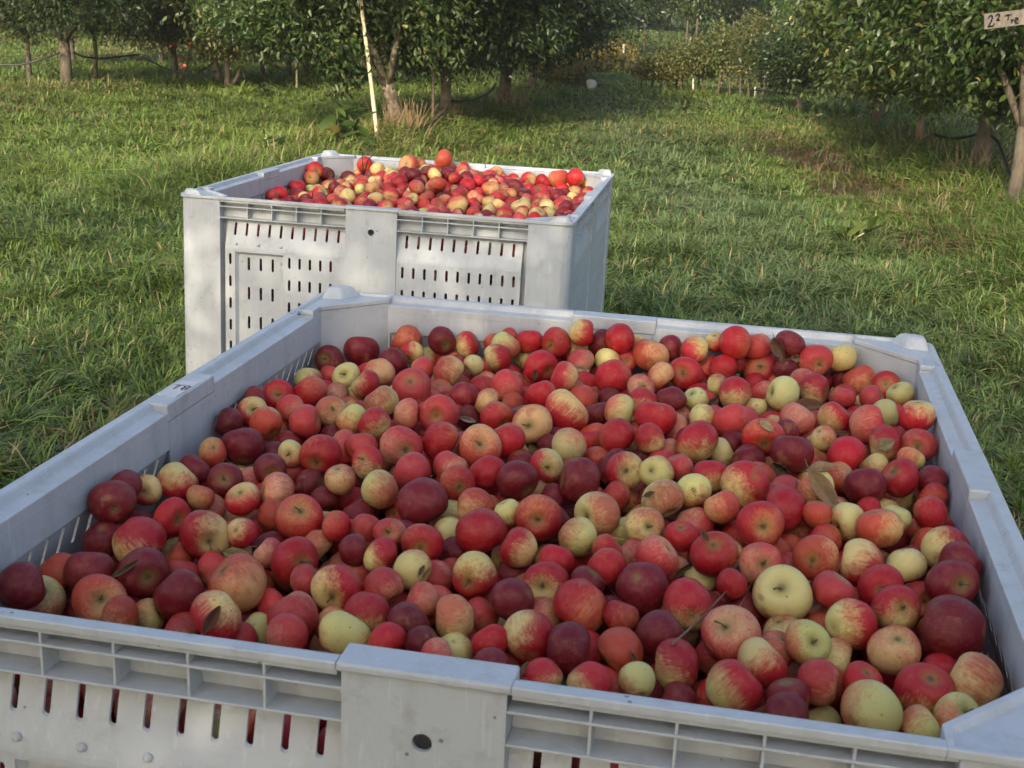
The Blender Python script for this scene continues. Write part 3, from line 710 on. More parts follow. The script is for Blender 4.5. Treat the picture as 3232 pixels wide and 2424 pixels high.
def basis(z, x_hint=None):
    z = z / np.linalg.norm(z); h = np.array([0.3, 0.9, 0.1]) if x_hint is None else np.asarray(x_hint, float)
    x = h - z * (h @ z); 
    if np.linalg.norm(x) < 1e-4: x = np.array([1, 0, 0]) - z * z[0]
    x /= np.linalg.norm(x); return np.stack([x, np.cross(z, x), z], -1)

def parse(s):
    out = []
    for t in s.split():
        a, b, c, k = t.split(','); out.append((float(a), float(b), float(c), k))
    return out

INV = {}
def setup_heap(mat, surf, items, under, seed, wx=0.460, wy=0.565):
    """places apples given by where the photo shows them on the heap surface, then lets them settle apart"""
    Mw = np.array(mat); Mi = np.array(mat.inverted())
    co = Mi[:3, :3] @ CAM + Mi[:3, 3]
    P, R, DR, TT = [], [], [], []
    for px, py, dp, k in items:
        d = Mi[:3, :3] @ ray(px, py)
        r0 = 0.023
        t = 1.5
        for _ in range(12):
            p = co + d * t; z = surf(p[0], p[1]) - (under * 0.024 if 'u' in k else 0.0)
            t = t + 0.8 * ((z - p[2]) / d[2]) if abs(d[2]) > 1e-6 else t
        r = dp / 2 / F_PX * t * 1.03
        r = min(max(r, 0.0180 if 'u' in k else 0.0160), 0.036)
        # keep it inside the walls by sliding it along the line of sight
        if d[0] > 1e-4: t = min(t, (wx - r * .95 - co[0]) / d[0])
        if d[0] < -1e-4: t = min(t, (-wx + r * .95 - co[0]) / d[0])
        t = min(t, (wy - r * .95 - co[1]) / d[1]); t = max(t, (-wy + r * .95 - co[1]) / d[1])
        P.append(co + d * t); R.append(r); DR.append(d / np.linalg.norm(d))
    P, R, DR = np.array(P), np.array(R), np.array(DR); P0 = P.copy()
    for it in range(260):
        d = P[:, None] - P[None]; L = np.linalg.norm(d, axis=2) + 1e-9
        ov = (R[:, None] + R[None]) * 0.93 - L; np.fill_diagonal(ov, 0); ov = np.clip(ov, 0, None)
        push = (d / L[..., None] * (ov * 0.30)[..., None]).sum(1)
        # mostly along the line of sight
        along = (push * DR).sum(1, keepdims=True) * DR
        P = P + along + (push - along) * 0.35
        back = P0 - P; bl = (back * DR).sum(1, keepdims=True) * DR
        P = P + (back - bl) * 0.10 + bl * 0.02
        P[:, 0] = np.clip(P[:, 0], -wx + R * 0.95, wx - R * 0.95)
        P[:, 1] = np.clip(P[:, 1], -wy + R * 0.95, wy - R * 0.95)
    return P, R

def near_surf(x, y):
    u = (x + 0.45) / 0.9; v = (y + 0.555) / 1.11
    u = min(max(u, 0), 1); v = min(max(v, 0), 1)
    G = ((-0.100, -0.076, -0.064), (-0.062, -0.040, -0.030), (-0.082, -0.050, -0.046))
    q = [g[0] * (1 - u) * (1 - 2 * u) + g[1] * 4 * u * (1 - u) + g[2] * u * (2 * u - 1) for g in G]
    return q[0] * (1 - v) * (1 - 2 * v) + q[1] * 4 * v * (1 - v) + q[2] * v * (2 * v - 1) - 0.006
def far_surf(x, y):
    u = (x + 0.45) / 0.9; v = (y + 0.555) / 1.11
    z = -0.072 + 0.075 * math.exp(-((x + 0.02) / 0.26) ** 2 - ((y - 0.25) / 0.30) ** 2) + 0.012 * u
    if v < 0.25: z -= 0.02 * (0.25 - v) / 0.25
    return z - 0.014 * (1 - u)

near_items = parse(NEAR_APPLES); near_items.sort(key=lambda a: -a[2] * (0.55 if 'u' in a[3] else 1.0))
far_items = parse(FAR_APPLES); far_items = [(a, b, c, 'M' if k == 'Y' and q % 2 else k) for q, (a, b, c, k) in enumerate(far_items)]
nP, nR = setup_heap(NEAR_M, near_surf, near_items, 1.0, 1)
fP, fR = setup_heap(FAR_M, far_surf, far_items, 0.0, 2)

def fill_layers(P, R, surf, n_try, seed, depth, wx=0.460, wy=0.565, gap=0.90):
    rs = np.random.RandomState(seed); P = list(P); R = list(R); new = []
    PA = np.array(P); RA = np.array(R)
    for lay in depth:
        for _ in range(n_try):
            r = rs.uniform(0.0195, 0.026); x = rs.uniform(-wx + r, wx - r); y = rs.uniform(-wy + r, wy - r)
            z = surf(x, y) + lay + rs.uniform(-0.008, 0.008); p = np.array([x, y, z])
            if ((np.linalg.norm(PA - p, axis=1)) > (RA + r) * gap).all():
                PA = np.vstack([PA, p]); RA = np.append(RA, r); new.append((p, r))
    return new

near_fill = fill_layers(nP, nR, near_surf, 2200, 5, [-0.030, -0.040, -0.052, -0.068, -0.09, -0.12], gap=0.90)
far_fill = fill_layers(fP, fR, far_surf, 1800, 6, [-0.004, -0.02, -0.04, -0.07], gap=0.86)

# apples one sees through the slots in the sides: thin layer along each wall, further down
def wall_fill(seed, zlo):
    rs = np.random.RandomState(seed); out = []; PA = np.zeros((0, 3)); RA = np.zeros(0)
    for _ in range(5200):
        r = rs.uniform(0.019, 0.027); k = rs.randint(4); z = rs.uniform(zlo, -0.145)
        ins = (0.024 if k == 0 and zlo < -0.5 else 0.014) + r * 1.04
        if k % 2 == 0: x = rs.uniform(-0.37, 0.37); y = (0.600 - ins) * (1 if k else -1)
        else: y = rs.uniform(-0.47, 0.47); x = (0.495 - ins) * (1 if k == 1 else -1)
        if abs(x) < 0.066 + r and abs(y) > 0.5 or abs(y) < 0.066 + r and abs(x) > 0.42:
            continue
        p = np.array([x, y, z])
        if len(PA) == 0 or (np.linalg.norm(PA - p, axis=1) > (RA + r) * 0.92).all():
            PA = np.vstack([PA, p]); RA = np.append(RA, r); out.append((p, r))
    return out

N_IND = 300
LOOK = {'D': 'dark crimson', 'R': 'bright red', 'P': 'pinkish red', 'O': 'orange-red', 'M': 'red and yellow', 'Y': 'pale yellow-green'}
nw = np.array(NEAR_M); nrot = nw[:3, :3]
apples = []
rsA = np.random.RandomState(77)
CAMR = np.array(cam_obj.matrix_world)[:3, :3]
def orient(kind, toward, rs):
    """stem axis in world space for the pose letter"""
    if 's' in kind: a = toward + rs.normal(size=3) * 0.33
    elif 'c' in kind: a = -toward + rs.normal(size=3) * 0.25
    else:
        a = rs.normal(size=3); a -= toward * (a @ toward) * rs.uniform(0.15, 1.1)
        if a[2] < -0.3 and rs.rand() < 0.5: a = -a
    return a / np.linalg.norm(a)

def place_geo(kind, seed, r, wpos, nu, nv, flags):
    rs = np.random.RandomState(seed + 1000)
    toward = CAM - wpos; toward /= np.linalg.norm(toward)
    ax = orient(flags, toward, rs); B = basis(ax, rs.normal(size=3))
    y = None
    digits = ''.join(c for c in flags if c.isdigit())
    if kind == 'M' and digits:
        a = math.radians(90 - 30 * int(digits)); yd = CAMR[:, 0] * math.cos(a) + CAMR[:, 1] * math.sin(a) + toward * 0.25
        y = B.T @ yd
    elif kind == 'M': y = B.T @ (toward + rs.normal(size=3) * 0.8)
    V, fl, sz, ex, zt, zb = apple_geo(kind, seed, nu, nv, r, y)
    return B, V, fl, sz, ex, zt, zb

info = []
for i, ((px, py, dp, k), P, r) in enumerate(zip(near_items, nP, nR)):
    if i >= N_IND: break
    wpos = nrot @ P + nw[:3, 3]
    big = dp > 90
    B, V, fl, sz, ex, zt, zb = place_geo(k[0], i, r, wpos, 30 if big else 24, 20 if big else 16, k)
    me = fast_mesh('apple', V, fl, sz, M['apple'], None, True, ex)
    o = link(bpy.data.objects.new('apple', me))
    m4 = Matrix([[*B[a], wpos[a]] for a in range(3)] + [[0, 0, 0, 1]]); o.matrix_world = m4
    info.append([o, k, P, r, px, py])
    rs = np.random.RandomState(i)
    if 's' in k:
        mb = MB(); L = r * rs.uniform(0.35, 0.75); bx, by = rs.uniform(-0.25, 0.25, 2) * r
        mb.tube([(0, 0, zt - 0.002), (bx * .3, by * .3, zt + L * 0.5), (bx, by, zt + L)], [0.0008, 0.0007, 0.0011], 6)
        mb.build('stem', M['stem'], o, True)
    elif 'c' in k:
        mb = MB()
        for q in range(6):
            a = q * math.pi / 3 + rs.rand() * .4; c, s = math.cos(a), math.sin(a); w = r * 0.05; l = r * 0.17
            z0 = zb + 0.0005
            mb.add([(c * l * .2 - s * w, s * l * .2 + c * w, z0), (c * l * .2 + s * w, s * l * .2 - c * w, z0), (c * l, s * l, z0 - l * 0.7)], [(0, 1, 2)])
        mb.build('calyx', M['calyx'], o)

# labels that single each apple out: look + place in the bin + order along the row
ORD = ['', 'second ', 'third ', 'fourth ', 'fifth ', 'sixth ', 'seventh ', 'eighth ', 'ninth ', 'tenth ']
cells = {}
for rec in info:
    o, k, P, r, px, py = rec
    u, v = P[0], P[1]
    depth = ('against the front rim' if v < -0.44 else 'near the front' if v < -0.27 else 'in the front half' if v < -0.05 else
             'in the back half' if v < 0.18 else 'near the back' if v < 0.37 else 'by the back wall')
    side = ('left edge' if u < -0.30 else 'left half' if u < -0.10 else 'middle' if u < 0.10 else 'right half' if u < 0.30 else 'right edge')
    look = LOOK[k[0]] + ' apple'
    if 's' in k: look += ', stem visible'
    elif 'c' in k: look += ', blossom end visible'
    if r > 0.0285: look = 'large ' + look
    elif r < 0.0195: look = 'small ' + look
    cells.setdefault((look, depth, side), []).append(rec)
for (look, depth, side), L in cells.items():
    L.sort(key=lambda q: q[4])
    for q, rec in enumerate(L):
        s = look + ' ' + depth + ', ' + side
        if len(L) > 1: s = (ORD[q] if q else 'first ') + 'from left: ' + s
        if len(s.split()) < 13: s += ' of near bin'
        tag(rec[0], s, 'apple', 'apples heaped in the near bin')

# every further apple: the smaller and hidden ones of the near bin and the heap in the far bin
def merged_apples():
    Vs, Fs, Ss, ex = [], [], [], dict(local=[], ground_tint=[], blush_tint=[]); off = 0
    rs = np.random.RandomState(3)
    kinds = 'DDDDRRRRRPPPOMMY'
    jobs = []
    for (px, py, dp, k), P, r in list(zip(near_items, nP, nR))[N_IND:]: jobs.append((nrot @ P + nw[:3, 3], r, k, 20, 14))
    for P, r in near_fill: jobs.append((nrot @ P + nw[:3, 3], r, kinds[rs.randint(len(kinds))], 18, 12))
    fw = np.array(FAR_M)
    for (px, py, dp, k), P, r in zip(far_items, fP, fR):
        jobs.append((fw[:3, :3] @ P + fw[:3, 3], r, k + ('s' if rs.rand() < 0.3 else ''), 18, 13))
    for P, r in far_fill: jobs.append((fw[:3, :3] @ P + fw[:3, 3], r, kinds[rs.randint(len(kinds))], 14, 10))
    for mt, sd in ((nw, 21), (fw, 22)):
        for P, r in wall_fill(sd, -0.60 if mt is fw else -0.40): jobs.append((mt[:3, :3] @ P + mt[:3, 3], r, kinds[rs.randint(len(kinds))], 12, 8))
    for i, (w, r, k, nu, nv) in enumerate(jobs):
        B, V, fl, sz, e, _, _ = place_geo(k[0], 5000 + i, r, w, nu, nv, k)
        Vs.append(V @ B.T + w); Fs.append(fl + off); Ss.append(sz); off += len(V)
        for n_ in ex: ex[n_].append(e[n_])
    me = fast_mesh('apples', np.concatenate(Vs), np.concatenate(Fs), np.concatenate(Ss), M['apple'], None, True, {n_: np.concatenate(v) for n_, v in ex.items()})
    o = link(bpy.data.objects.new('apples', me))
    tag(o, 'heaped red and yellow apples filling the far bin and the gaps of the near bin', 'apples', 'apples heaped in the near bin', 'stuff')
merged_apples()

# ------------------------------------------------------------------ dead leaves, twigs and straws lying on the apples
AW = np.array([nrot @ P + nw[:3, 3] for P in nP] + [nrot @ P + nw[:3, 3] for P, r in near_fill]); AR = np.concatenate([nR, [r for P, r in near_fill]])
def hit_heap(px, py, lift=0.002):
    d = ray(px, py); d = d / np.linalg.norm(d)
    oc = CAM - AW; b = oc @ d; c = (oc ** 2).sum(1) - (AR * 1.0) ** 2; h = b * b - c
    t = np.where(h > 0, -b - np.sqrt(np.clip(h, 0, None)), 1e9); i = int(np.argmin(t))
    if t[i] > 1e8:
        return at_z(px, py, 0.70), np.array([0, 0, 1.0])
    p = CAM + d * t[i]; n = (p - AW[i]) / AR[i]
    return p - d * lift, n

def leaf_mesh(L, Wd, curl, crumple, col, seed):
    rs = np.random.RandomState(seed); nx, ny = 12, 6; V = []; C = []
    for i in range(nx + 1):
        s = i / nx; w = Wd * (math.sin(math.pi * min(1, s * 0.96 + 0.02)) ** 0.75) * (1 - 0.25 * s)
        for j in range(ny + 1):
            q = (j / ny - 0.5)
            z = curl * (q * q * 4) * w * 0.9 + curl * L * 0.25 * (s - 0.5) ** 2 * 4 - 0.0012 * math.exp(-(q * 9) ** 2)
            z += crumple * L * (rs.rand() - 0.5)
            V.append(((s - 0.5) * L, q * w + crumple * L * 0.3 * (rs.rand() - .5), z))
            dk = 0.72 if abs(q) < 0.09 else 1.0
            C.append((col[0] * dk * rs.uniform(.85, 1.15), col[1] * dk * rs.uniform(.85, 1.15), col[2] * dk, 1))
    F = [(i * (ny + 1) + j, (i + 1) * (ny + 1) + j, (i + 1) * (ny + 1) + j + 1, i * (ny + 1) + j + 1) for i in range(nx) for j in range(ny)]
    me = fast_mesh('fallen_leaf', V, np.array(F).ravel(), np.full(len(F), 4), M['dry_leaf'], C, True)
    return me

def fallen_leaf(px, py, ln_px, w_ratio, ang, col, label, curl=0.3, crumple=0.0, seed=0, tilt=0.45):
    p, n = hit_heap(px, py, 0.004)
    dist = np.linalg.norm(p - CAM); L = ln_px / F_PX * dist
    tow = CAM - p; tow /= np.linalg.norm(tow)
    z = n * (1 - tilt) + tow * tilt; a = math.radians(ang)
    x = CAMR[:, 0] * math.cos(a) + CAMR[:, 1] * math.sin(a)
    B = basis(z, x)
    o = link(bpy.data.objects.new('fallen_leaf', leaf_mesh(L, L * w_ratio, curl, crumple, col, seed)))
    o.matrix_world = Matrix([[*B[q], p[q]] for q in range(3)] + [[0, 0, 0, 1]])
    s = o.modifiers.new('thick', 'SOLIDIFY'); s.thickness = 0.0005
    mb = MB(); mb.tube([(-0.48 * L, 0, 0.0005), (-0.60 * L, 0.01 * L, 0.001), (-0.72 * L, 0.05 * L, 0.002)], [0.0007, 0.0006, 0.0006], 5)
    mb.build('leaf_stalk', M['twig'], o)
    tag(o, label, 'leaf', 'dead leaves lying on the near apples')

TAN, BRN, GRY, OLV = (0.30, 0.21, 0.12), (0.16, 0.085, 0.05), (0.20, 0.165, 0.125), (0.30, 0.27, 0.13)
fallen_leaf(2434, 1286, 84, 0.95, 200, TAN, 'broad tan oval leaf flat on apples near the back right', 0.15, 0, 1, 0.8)
fallen_leaf(2556, 1278, 86, 0.48, -8, BRN, 'brown pointed leaf just right of the broad tan oval leaf', 0.35, 0, 2, 0.7)
fallen_leaf(2600, 1545, 150, 0.42, -55, (0.27, 0.185, 0.10), 'long drooping light brown leaf over yellow apples right of middle', 0.35, 0, 3, 0.8)
fallen_leaf(2592, 1484, 80, 0.50, 15, (0.30, 0.215, 0.13), 'curled light brown leaf just above the long drooping leaf', 0.7, 0.02, 4, 0.5)
fallen_leaf(2461, 1098, 72, 0.60, -60, (0.13, 0.07, 0.045), 'dark crumpled leaf standing against a red apple by the back wall', 0.6, 0.10, 5, 0.5)
fallen_leaf(2470, 1478, 70, 0.75, -30, (0.11, 0.07, 0.045), 'dark shrivelled leaf clump left of the curled light brown leaf', 0.7, 0.16, 6, 0.5)
fallen_leaf(2510, 1128, 34, 0.9, 10, (0.20, 0.15, 0.09), 'tiny crumpled brown leaf below the back right rim', 0.5, 0.15, 16, 0.5)
fallen_leaf(2797, 1402, 52, 0.85, 25, (0.25, 0.20, 0.12), 'small round grey-brown leaf stuck on a pink apple by the right wall', 0.15, 0, 7, 0.9)
fallen_leaf(1050, 1745, 96, 0.80, 10, GRY, 'square-ended grey leaf between red apples left of middle', 0.25, 0.01, 8, 0.8)
fallen_leaf(752, 1752, 92, 0.48, -12, OLV, 'dull olive leaf in the gap above a big orange apple', 0.2, 0.01, 9, 0.7)
fallen_leaf(668, 1955, 92, 0.42, 58, (0.15, 0.06, 0.04), 'dark red-brown folded leaf lying on a red apple by the front rim', 0.5, 0, 10, 0.85)
fallen_leaf(400, 1795, 90, 0.22, 35, (0.16, 0.10, 0.06), 'narrow curled brown leaf on a dark apple at the left front', 0.8, 0.02, 11, 0.6)
fallen_leaf(1438, 1042, 52, 0.75, -20, (0.32, 0.23, 0.16), 'tan leaf standing behind apples against the back wall', 0.2, 0, 12, 0.9)
fallen_leaf(1832, 1165, 60, 0.35, -12, (0.30, 0.24, 0.15), 'small grey-green leaf in the middle of the back half', 0.3, 0, 13, 0.7)
fallen_leaf(1476, 1324, 55, 0.35, -15, (0.30, 0.28, 0.23), 'pale torn leaf over a dark gap left of the middle', 0.4, 0.04, 14, 0.7)
fallen_leaf(2155, 1800, 70, 0.30, 35, (0.14, 0.09, 0.05), 'rolled dark brown leaf in the gap beside the long twig', 0.8, 0.03, 15, 0.6)
fallen_leaf(2420, 1345, 50, 0.5, -40, (0.36, 0.31, 0.18), 'pale papery leaf scrap under the broad tan oval leaf', 0.4, 0.04, 17, 0.7)

for a_ in [(2050, 1560, 34, 0.5, 20, BRN, 'small brown leaf scrap between yellow apples right of the middle', 0.6, 0.12, 21),
           (1690, 1180, 30, 0.6, 80, (0.13, 0.08, 0.05), 'tiny dark leaf scrap in the middle of the back half', 0.6, 0.14, 22),
           (2225, 1690, 44, 0.4, 120, (0.14, 0.09, 0.05), 'dark curled leaf scrap above the long grey twig', 0.7, 0.10, 23),
           (2250, 1270, 40, 0.7, 40, (0.12, 0.08, 0.05), 'dark brown leaf shred left of the broad tan oval leaf', 0.6, 0.16, 24),
           (2660, 1370, 36, 0.5, -20, BRN, 'brown leaf shred in the gap right of the long drooping leaf', 0.6, 0.12, 25),
           (1330, 1800, 34, 0.5, 60, (0.17, 0.12, 0.07), 'brown leaf scrap in the gap below the square-ended grey leaf', 0.6, 0.12, 26),
           (1660, 2110, 44, 0.6, 70, (0.20, 0.17, 0.10), 'olive-brown leaf standing by the front rim right of the centre block', 0.4, 0.05, 27),
           (2000, 2075, 36, 0.35, -60, BRN, 'thin rolled leaf by the front rim right of the middle', 0.8, 0.08, 28)]:
    fallen_leaf(*a_, 0.6)
def twig(pts, rad, label, mat='twig', lift=0.006, name='twig', cat='twig', grp='twigs and straws on the near apples'):
    P = []
    for px, py in pts:
        p, n = hit_heap(px, py, lift); P.append(p)
    Q = []
    for a, b in zip(P, P[1:]):
        for t in (0, 0.33, 0.66): Q.append(a * (1 - t) + b * t)
    Q.append(P[-1])
    mb = MB(); n_ = len(Q)
    mb.tube(Q, [rad * (1 - 0.55 * i / n_) for i in range(n_)], 6); o = mb.build(name, M[mat], None, True)
    tag(o, label, cat, grp)
twig([(2122, 2034), (2215, 1950), (2290, 1868)], 0.0013, 'long grey twig slanting between apples in the front half')
twig([(2318, 1946), (2345, 1895), (2372, 1838)], 0.0005, 'pale straw standing up beside the big yellow-green apple', 'straw')
twig([(1885, 1697), (1950, 1700), (2030, 1716)], 0.0006, 'straw lying across yellow apples in the middle', 'straw')
twig([(1098, 1478), (1230, 1450), (1275, 1420)], 0.0005, 'thin brown straw above the pear-shaped yellow apple', 'straw')
twig([(712, 1450), (745, 1470), (772, 1512)], 0.0004, 'hair-thin curved straw by the left wall', 'straw')
twig([(1945, 1440), (1960, 1505), (1985, 1550)], 0.0005, 'curved straw wrapped round a red apple in the middle', 'straw')
twig([(730, 1728), (775, 1727), (812, 1724)], 0.0005, 'short pale straw under a striped apple on the left', 'straw')
twig([(1908, 1835), (1930, 1865), (1950, 1885)], 0.0006, 'short dark twig in a gap right of the middle', 'twig')
twig([(2210, 2005), (2230, 2030), (2250, 2055)], 0.0007, 'short bent twig below the long grey twig', 'twig')
# black forked twig on the far heap
p = at_y(1149, 500, 4.02)
mb = MB(); mb.tube([p + np.array([0, 0, -0.06]), p + np.array([-0.004, 0, -0.02]), p + np.array([-0.006, 0, 0.025])], [0.0022, 0.002, 0.0012], 6)
mb.tube([p + np.array([0.0, 0, -0.05]), p + np.array([0.012, 0, -0.005]), p + np.array([0.030, 0, 0.015])], [0.0022, 0.002, 0.0012], 6)
tag(mb.build('twig', M['hose'], None, True), 'black forked twig sticking up from the apples in the far bin', 'twig')
# dry leaf litter on the rim of the near bin
pz = at_z(932, 1001, 0.7525)
me = leaf_mesh(0.022, 0.008, 0.8, 0.25, (0.14, 0.09, 0.05), 44); o = link(bpy.data.objects.new('fallen_leaf', me)); o.location = (pz[0], pz[1], 0.7535); o.rotation_euler = (0.1, 0.1, 0.9)
tag(o, 'scrap of dry leaf lying in the left rim groove of the near bin', 'leaf')

# ------------------------------------------------------------------ trees
def leaves_arrays(P, size, rs, hue, detail, droop=0.35, up=0.5, outw=None, asp=0.42):
    """P: Nx3 leaf base points -> verts, faces, tint"""
    n = len(P)
    d = rs.normal(size=(n, 3)); d[:, 2] -= droop
    if outw is not None: d += outw * 0.6
    d /= np.linalg.norm(d, axis=1, keepdims=True)
    u = rs.normal(size=(n, 3)); u[:, 2] += up * 2
    w = np.cross(d, u); w /= np.linalg.norm(w, axis=1, keepdims=True) + 1e-9
    nn = np.cross(w, d)
    L = size * rs.uniform(0.65, 1.25, n); Wd = L * asp * rs.uniform(0.8, 1.2, n); fold = rs.uniform(0.05, 0.45, n); bend = rs.uniform(-0.1, 0.35, n)
    def pt(s, q, f):
        return P + d * (L * s)[:, None] + w * (Wd * q)[:, None] + nn * (Wd * abs(q) * fold * 1.3 - L * bend * s * s * f)[:, None]
    if detail:
        vs = [pt(0, 0, 1), pt(.28, -.42, 1), pt(.66, -.40, 1), pt(1, 0, 1), pt(.66, .40, 1), pt(.28, .42, 1), pt(.28, 0, 1), pt(.66, 0, 1)]
        fc = [(0, 6, 1), (1, 6, 7, 2), (2, 7, 3), (0, 5, 6), (6, 5, 4, 7), (7, 4, 3)]
    else:
        vs = [pt(0, 0, 1), pt(.45, -.5, 1), pt(1, 0, 1), pt(.45, .5, 1)]
        fc = [(0, 3, 2, 1)]
    k = len(vs); V = np.stack(vs, 1).reshape(-1, 3)
    base = (np.arange(n) * k)[:, None]
    F = np.concatenate([base + np.array([i for f in fc for i in f])[None]], 1).ravel()
    S = np.tile([len(f) for f in fc], n)
    h = hue
    v = rs.uniform(0.65, 1.35, n)[:, None]; mixn = rs.rand(n)[:, None]
    c = h[0] * (1 - mixn) + h[1] * mixn
    yel = (rs.rand(n) < h[2][0])[:, None]
    c = np.where(yel, np.array([[0.22, 0.19, 0.06]]) * rs.uniform(0.5, 1.2, (n, 1)), c * v)
    C = np.ones((n, 4)); C[:, :3] = c
    return V, F, S, np.repeat(C, k, axis=0)

GREEN = (np.array([0.027, 0.058, 0.014]), np.array([0.066, 0.100, 0.022]), (0.022,))
LIGHT = (np.array([0.060, 0.100, 0.022]), np.array([0.12, 0.155, 0.040]), (0.035,))
OLIVE = (np.array([0.065, 0.090, 0.025]), np.array([0.165, 0.160, 0.050]), (0.04,))
DARKG = (np.array([0.022, 0.044, 0.014]), np.array([0.045, 0.075, 0.022]), (0.004,))
BRIGHT = (np.array([0.050, 0.125, 0.020]), np.array([0.10, 0.19, 0.030]), (0.0,))

TREE_N = [0]
def tree(x, y, label, R=1.2, z0=0.42, z1=2.9, cx=0.0, cy=0.0, tr=0.055, th=0.45, lean=(0, 0), nleaf=9000, lsize=0.075, hue=GREEN, seed=0,
         ncl=70, name='apple_tree', cat='tree', group='apple trees in the orchard rows', bark='bark', detail=False, sig=0.17, asp=0.42, fork=False, vis=1.45, shell=0.5, ry=None, tilt=0.0):
    rs = np.random.RandomState(seed + 100)
    z = float(gh(x, y))
    root = empty(name, (x, y, z)); tag(root, label, cat, group)
    top = np.array([lean[0], lean[1], th])
    # clusters spread through an uneven crown volume
    cl = []
    zc, zr = (z0 + z1) / 2, (z1 - z0) / 2; ry = ry or R
    while len(cl) < ncl:
        p = rs.uniform(-1, 1, 3); q = np.linalg.norm(p)
        if q > 1 or (q < shell and rs.rand() < 0.6): continue
        pw = 1.0 + 0.25 * math.sin(3 * math.atan2(p[1], p[0]) + seed)
        c = np.array([cx + p[0] * R * pw, cy + p[1] * ry * pw, zc + p[2] * zr])
        cl.append(c)
    cl = np.array(cl)
    # woody frame: trunk, limbs, twigs
    tb = MB()
    base = np.array([0, 0, -0.05])
    kink = np.array([lean[0] * 0.45 + rs.uniform(-.02, .02), lean[1] * 0.45, th * 0.5])
    tb.tube([base, base * 0.2 + kink * 0.15, kink, top], [tr * 1.35, tr * 1.12, tr * 0.95, tr * 0.9], 12)
    if fork: tb.tube([(0.02, 0, 0), (0.14, 0.03, 0.22), (0.24, 0.05, th + 0.15)], [tr * .7, tr * .6, tr * .45], 9)
    limbs = []
    nl = 5 + rs.randint(3)
    for i in range(nl):
        a = 2 * math.pi * (i + rs.rand() * 0.5) / nl; rr = R * rs.uniform(0.45, 0.85)
        e = np.array([cx + rr * math.cos(a), cy + ry / R * rr * math.sin(a), z0 + (z1 - z0) * rs.uniform(0.3, 0.85)])
        if i == 0: e = np.array([cx * .6, cy * .6, z1 * 0.88])
        m = top * 0.5 + e * 0.5 + np.array([rs.uniform(-.1, .1), rs.uniform(-.1, .1), rs.uniform(-0.05, 0.2)])
        pts = [top * (1 - t) ** 2 + m * 2 * t * (1 - t) + e * t * t for t in np.linspace(0, 1, 7)]
        pts[0] = top - np.array([0, 0, 0.03])
        tb.tube(pts, list(np.linspace(tr * 0.62, tr * 0.14, 7)), 8); limbs.append(np.array(pts))
    LP = np.concatenate([l[1:] for l in limbs])
    for c in cl:
        j = int(np.argmin(np.linalg.norm(LP - c, axis=1) + np.abs(LP[:, 2] - c[2] + 0.1) * 0.4)); s = LP[j]
        m = (s + c) / 2 + rs.normal(size=3) * 0.05 + np.array([0, 0, 0.06])
        tb.tube([s, m, c], [tr * 0.14, tr * 0.10, 0.003], 5, False)
    tb.build('trunk', M[bark], root, True, recalc=False)
    # leaves: full count where the camera can see them, larger and sparser above
    lo = cl[:, 2] + z < vis
    P, O = [], []
    per = max(1, int(nleaf / max(1, lo.sum())))
    for c, l in zip(cl, lo):
        n = per if l else max(25, per // 4)
        sg = sig * rs.uniform(0.7, 1.3)
        q = rs.normal(size=(n, 3)) * sg; q[:, 2] *= 0.75
        P.append(np.column_stack([c + q, np.full(n, 1.0 if l else 1.9)]))
    P = np.concatenate(P); an = np.arctan2(P[:, 1] - cy, P[:, 0] - cx)
    rag = 0.10 * np.sin(3 * an + seed) + 0.07 * np.sin(7 * an + 2 * seed) + 0.05 * np.sin(15 * an + seed)
    P = P[P[:, 2] > z0 - 0.02 + rag * min(1, R) + tilt * np.clip(-(P[:, 0] - cx) / R * 1.5 + 0.1, 0, 1) - 0.12 * rs.rand(len(P)) ** 3]
    O = P[:, :3] - np.array([cx, cy, zc]); O /= np.linalg.norm(O, axis=1, keepdims=True) + 1e-6
    V, F, S, C = leaves_arrays(P[:, :3], lsize * P[:, 3], rs, hue, detail, outw=O, asp=asp)
    me = fast_mesh('crown', V, F, S, M['leaf'], C)
    link(bpy.data.objects.new('crown', me), root)
    return root

# --- left-hand row, nearest first
tree(-1.08, 11.6, 'nearest apple tree of the middle row with a pale leaning trunk behind the bamboo pole', R=1.42, z0=0.58, z1=2.6, cx=-0.62, cy=0.1, tilt=0.36, tr=0.062, th=0.52,
     lean=(-0.14, 0.0), nleaf=32300, lsize=0.058, seed=1, ncl=150, detail=True, fork=False, hue=GREEN, sig=0.15)
tree(-0.80, 12.9, 'apple tree with a straight pale trunk just right of the leaning one', R=1.25, z0=0.58, z1=2.4, cx=0.15, tr=0.055, th=0.50, lean=(0.02, 0),
     nleaf=22100, lsize=0.056, seed=2, ncl=120, hue=DARKG, detail=True)
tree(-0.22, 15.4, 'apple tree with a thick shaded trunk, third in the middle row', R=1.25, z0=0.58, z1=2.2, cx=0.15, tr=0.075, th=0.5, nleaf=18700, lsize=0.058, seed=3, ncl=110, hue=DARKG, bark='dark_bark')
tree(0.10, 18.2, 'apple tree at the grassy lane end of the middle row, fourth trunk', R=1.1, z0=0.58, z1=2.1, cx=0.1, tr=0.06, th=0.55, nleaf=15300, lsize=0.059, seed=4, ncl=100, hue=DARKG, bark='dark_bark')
tree(0.30, 21.0, 'last olive-tinted apple tree of the middle row beside the yellow goldenrod', R=1.05, z0=0.50, z1=2.0, cx=0.15, tr=0.05, th=0.55, nleaf=11900, lsize=0.063, seed=5, ncl=90, hue=OLIVE, bark='dark_bark')
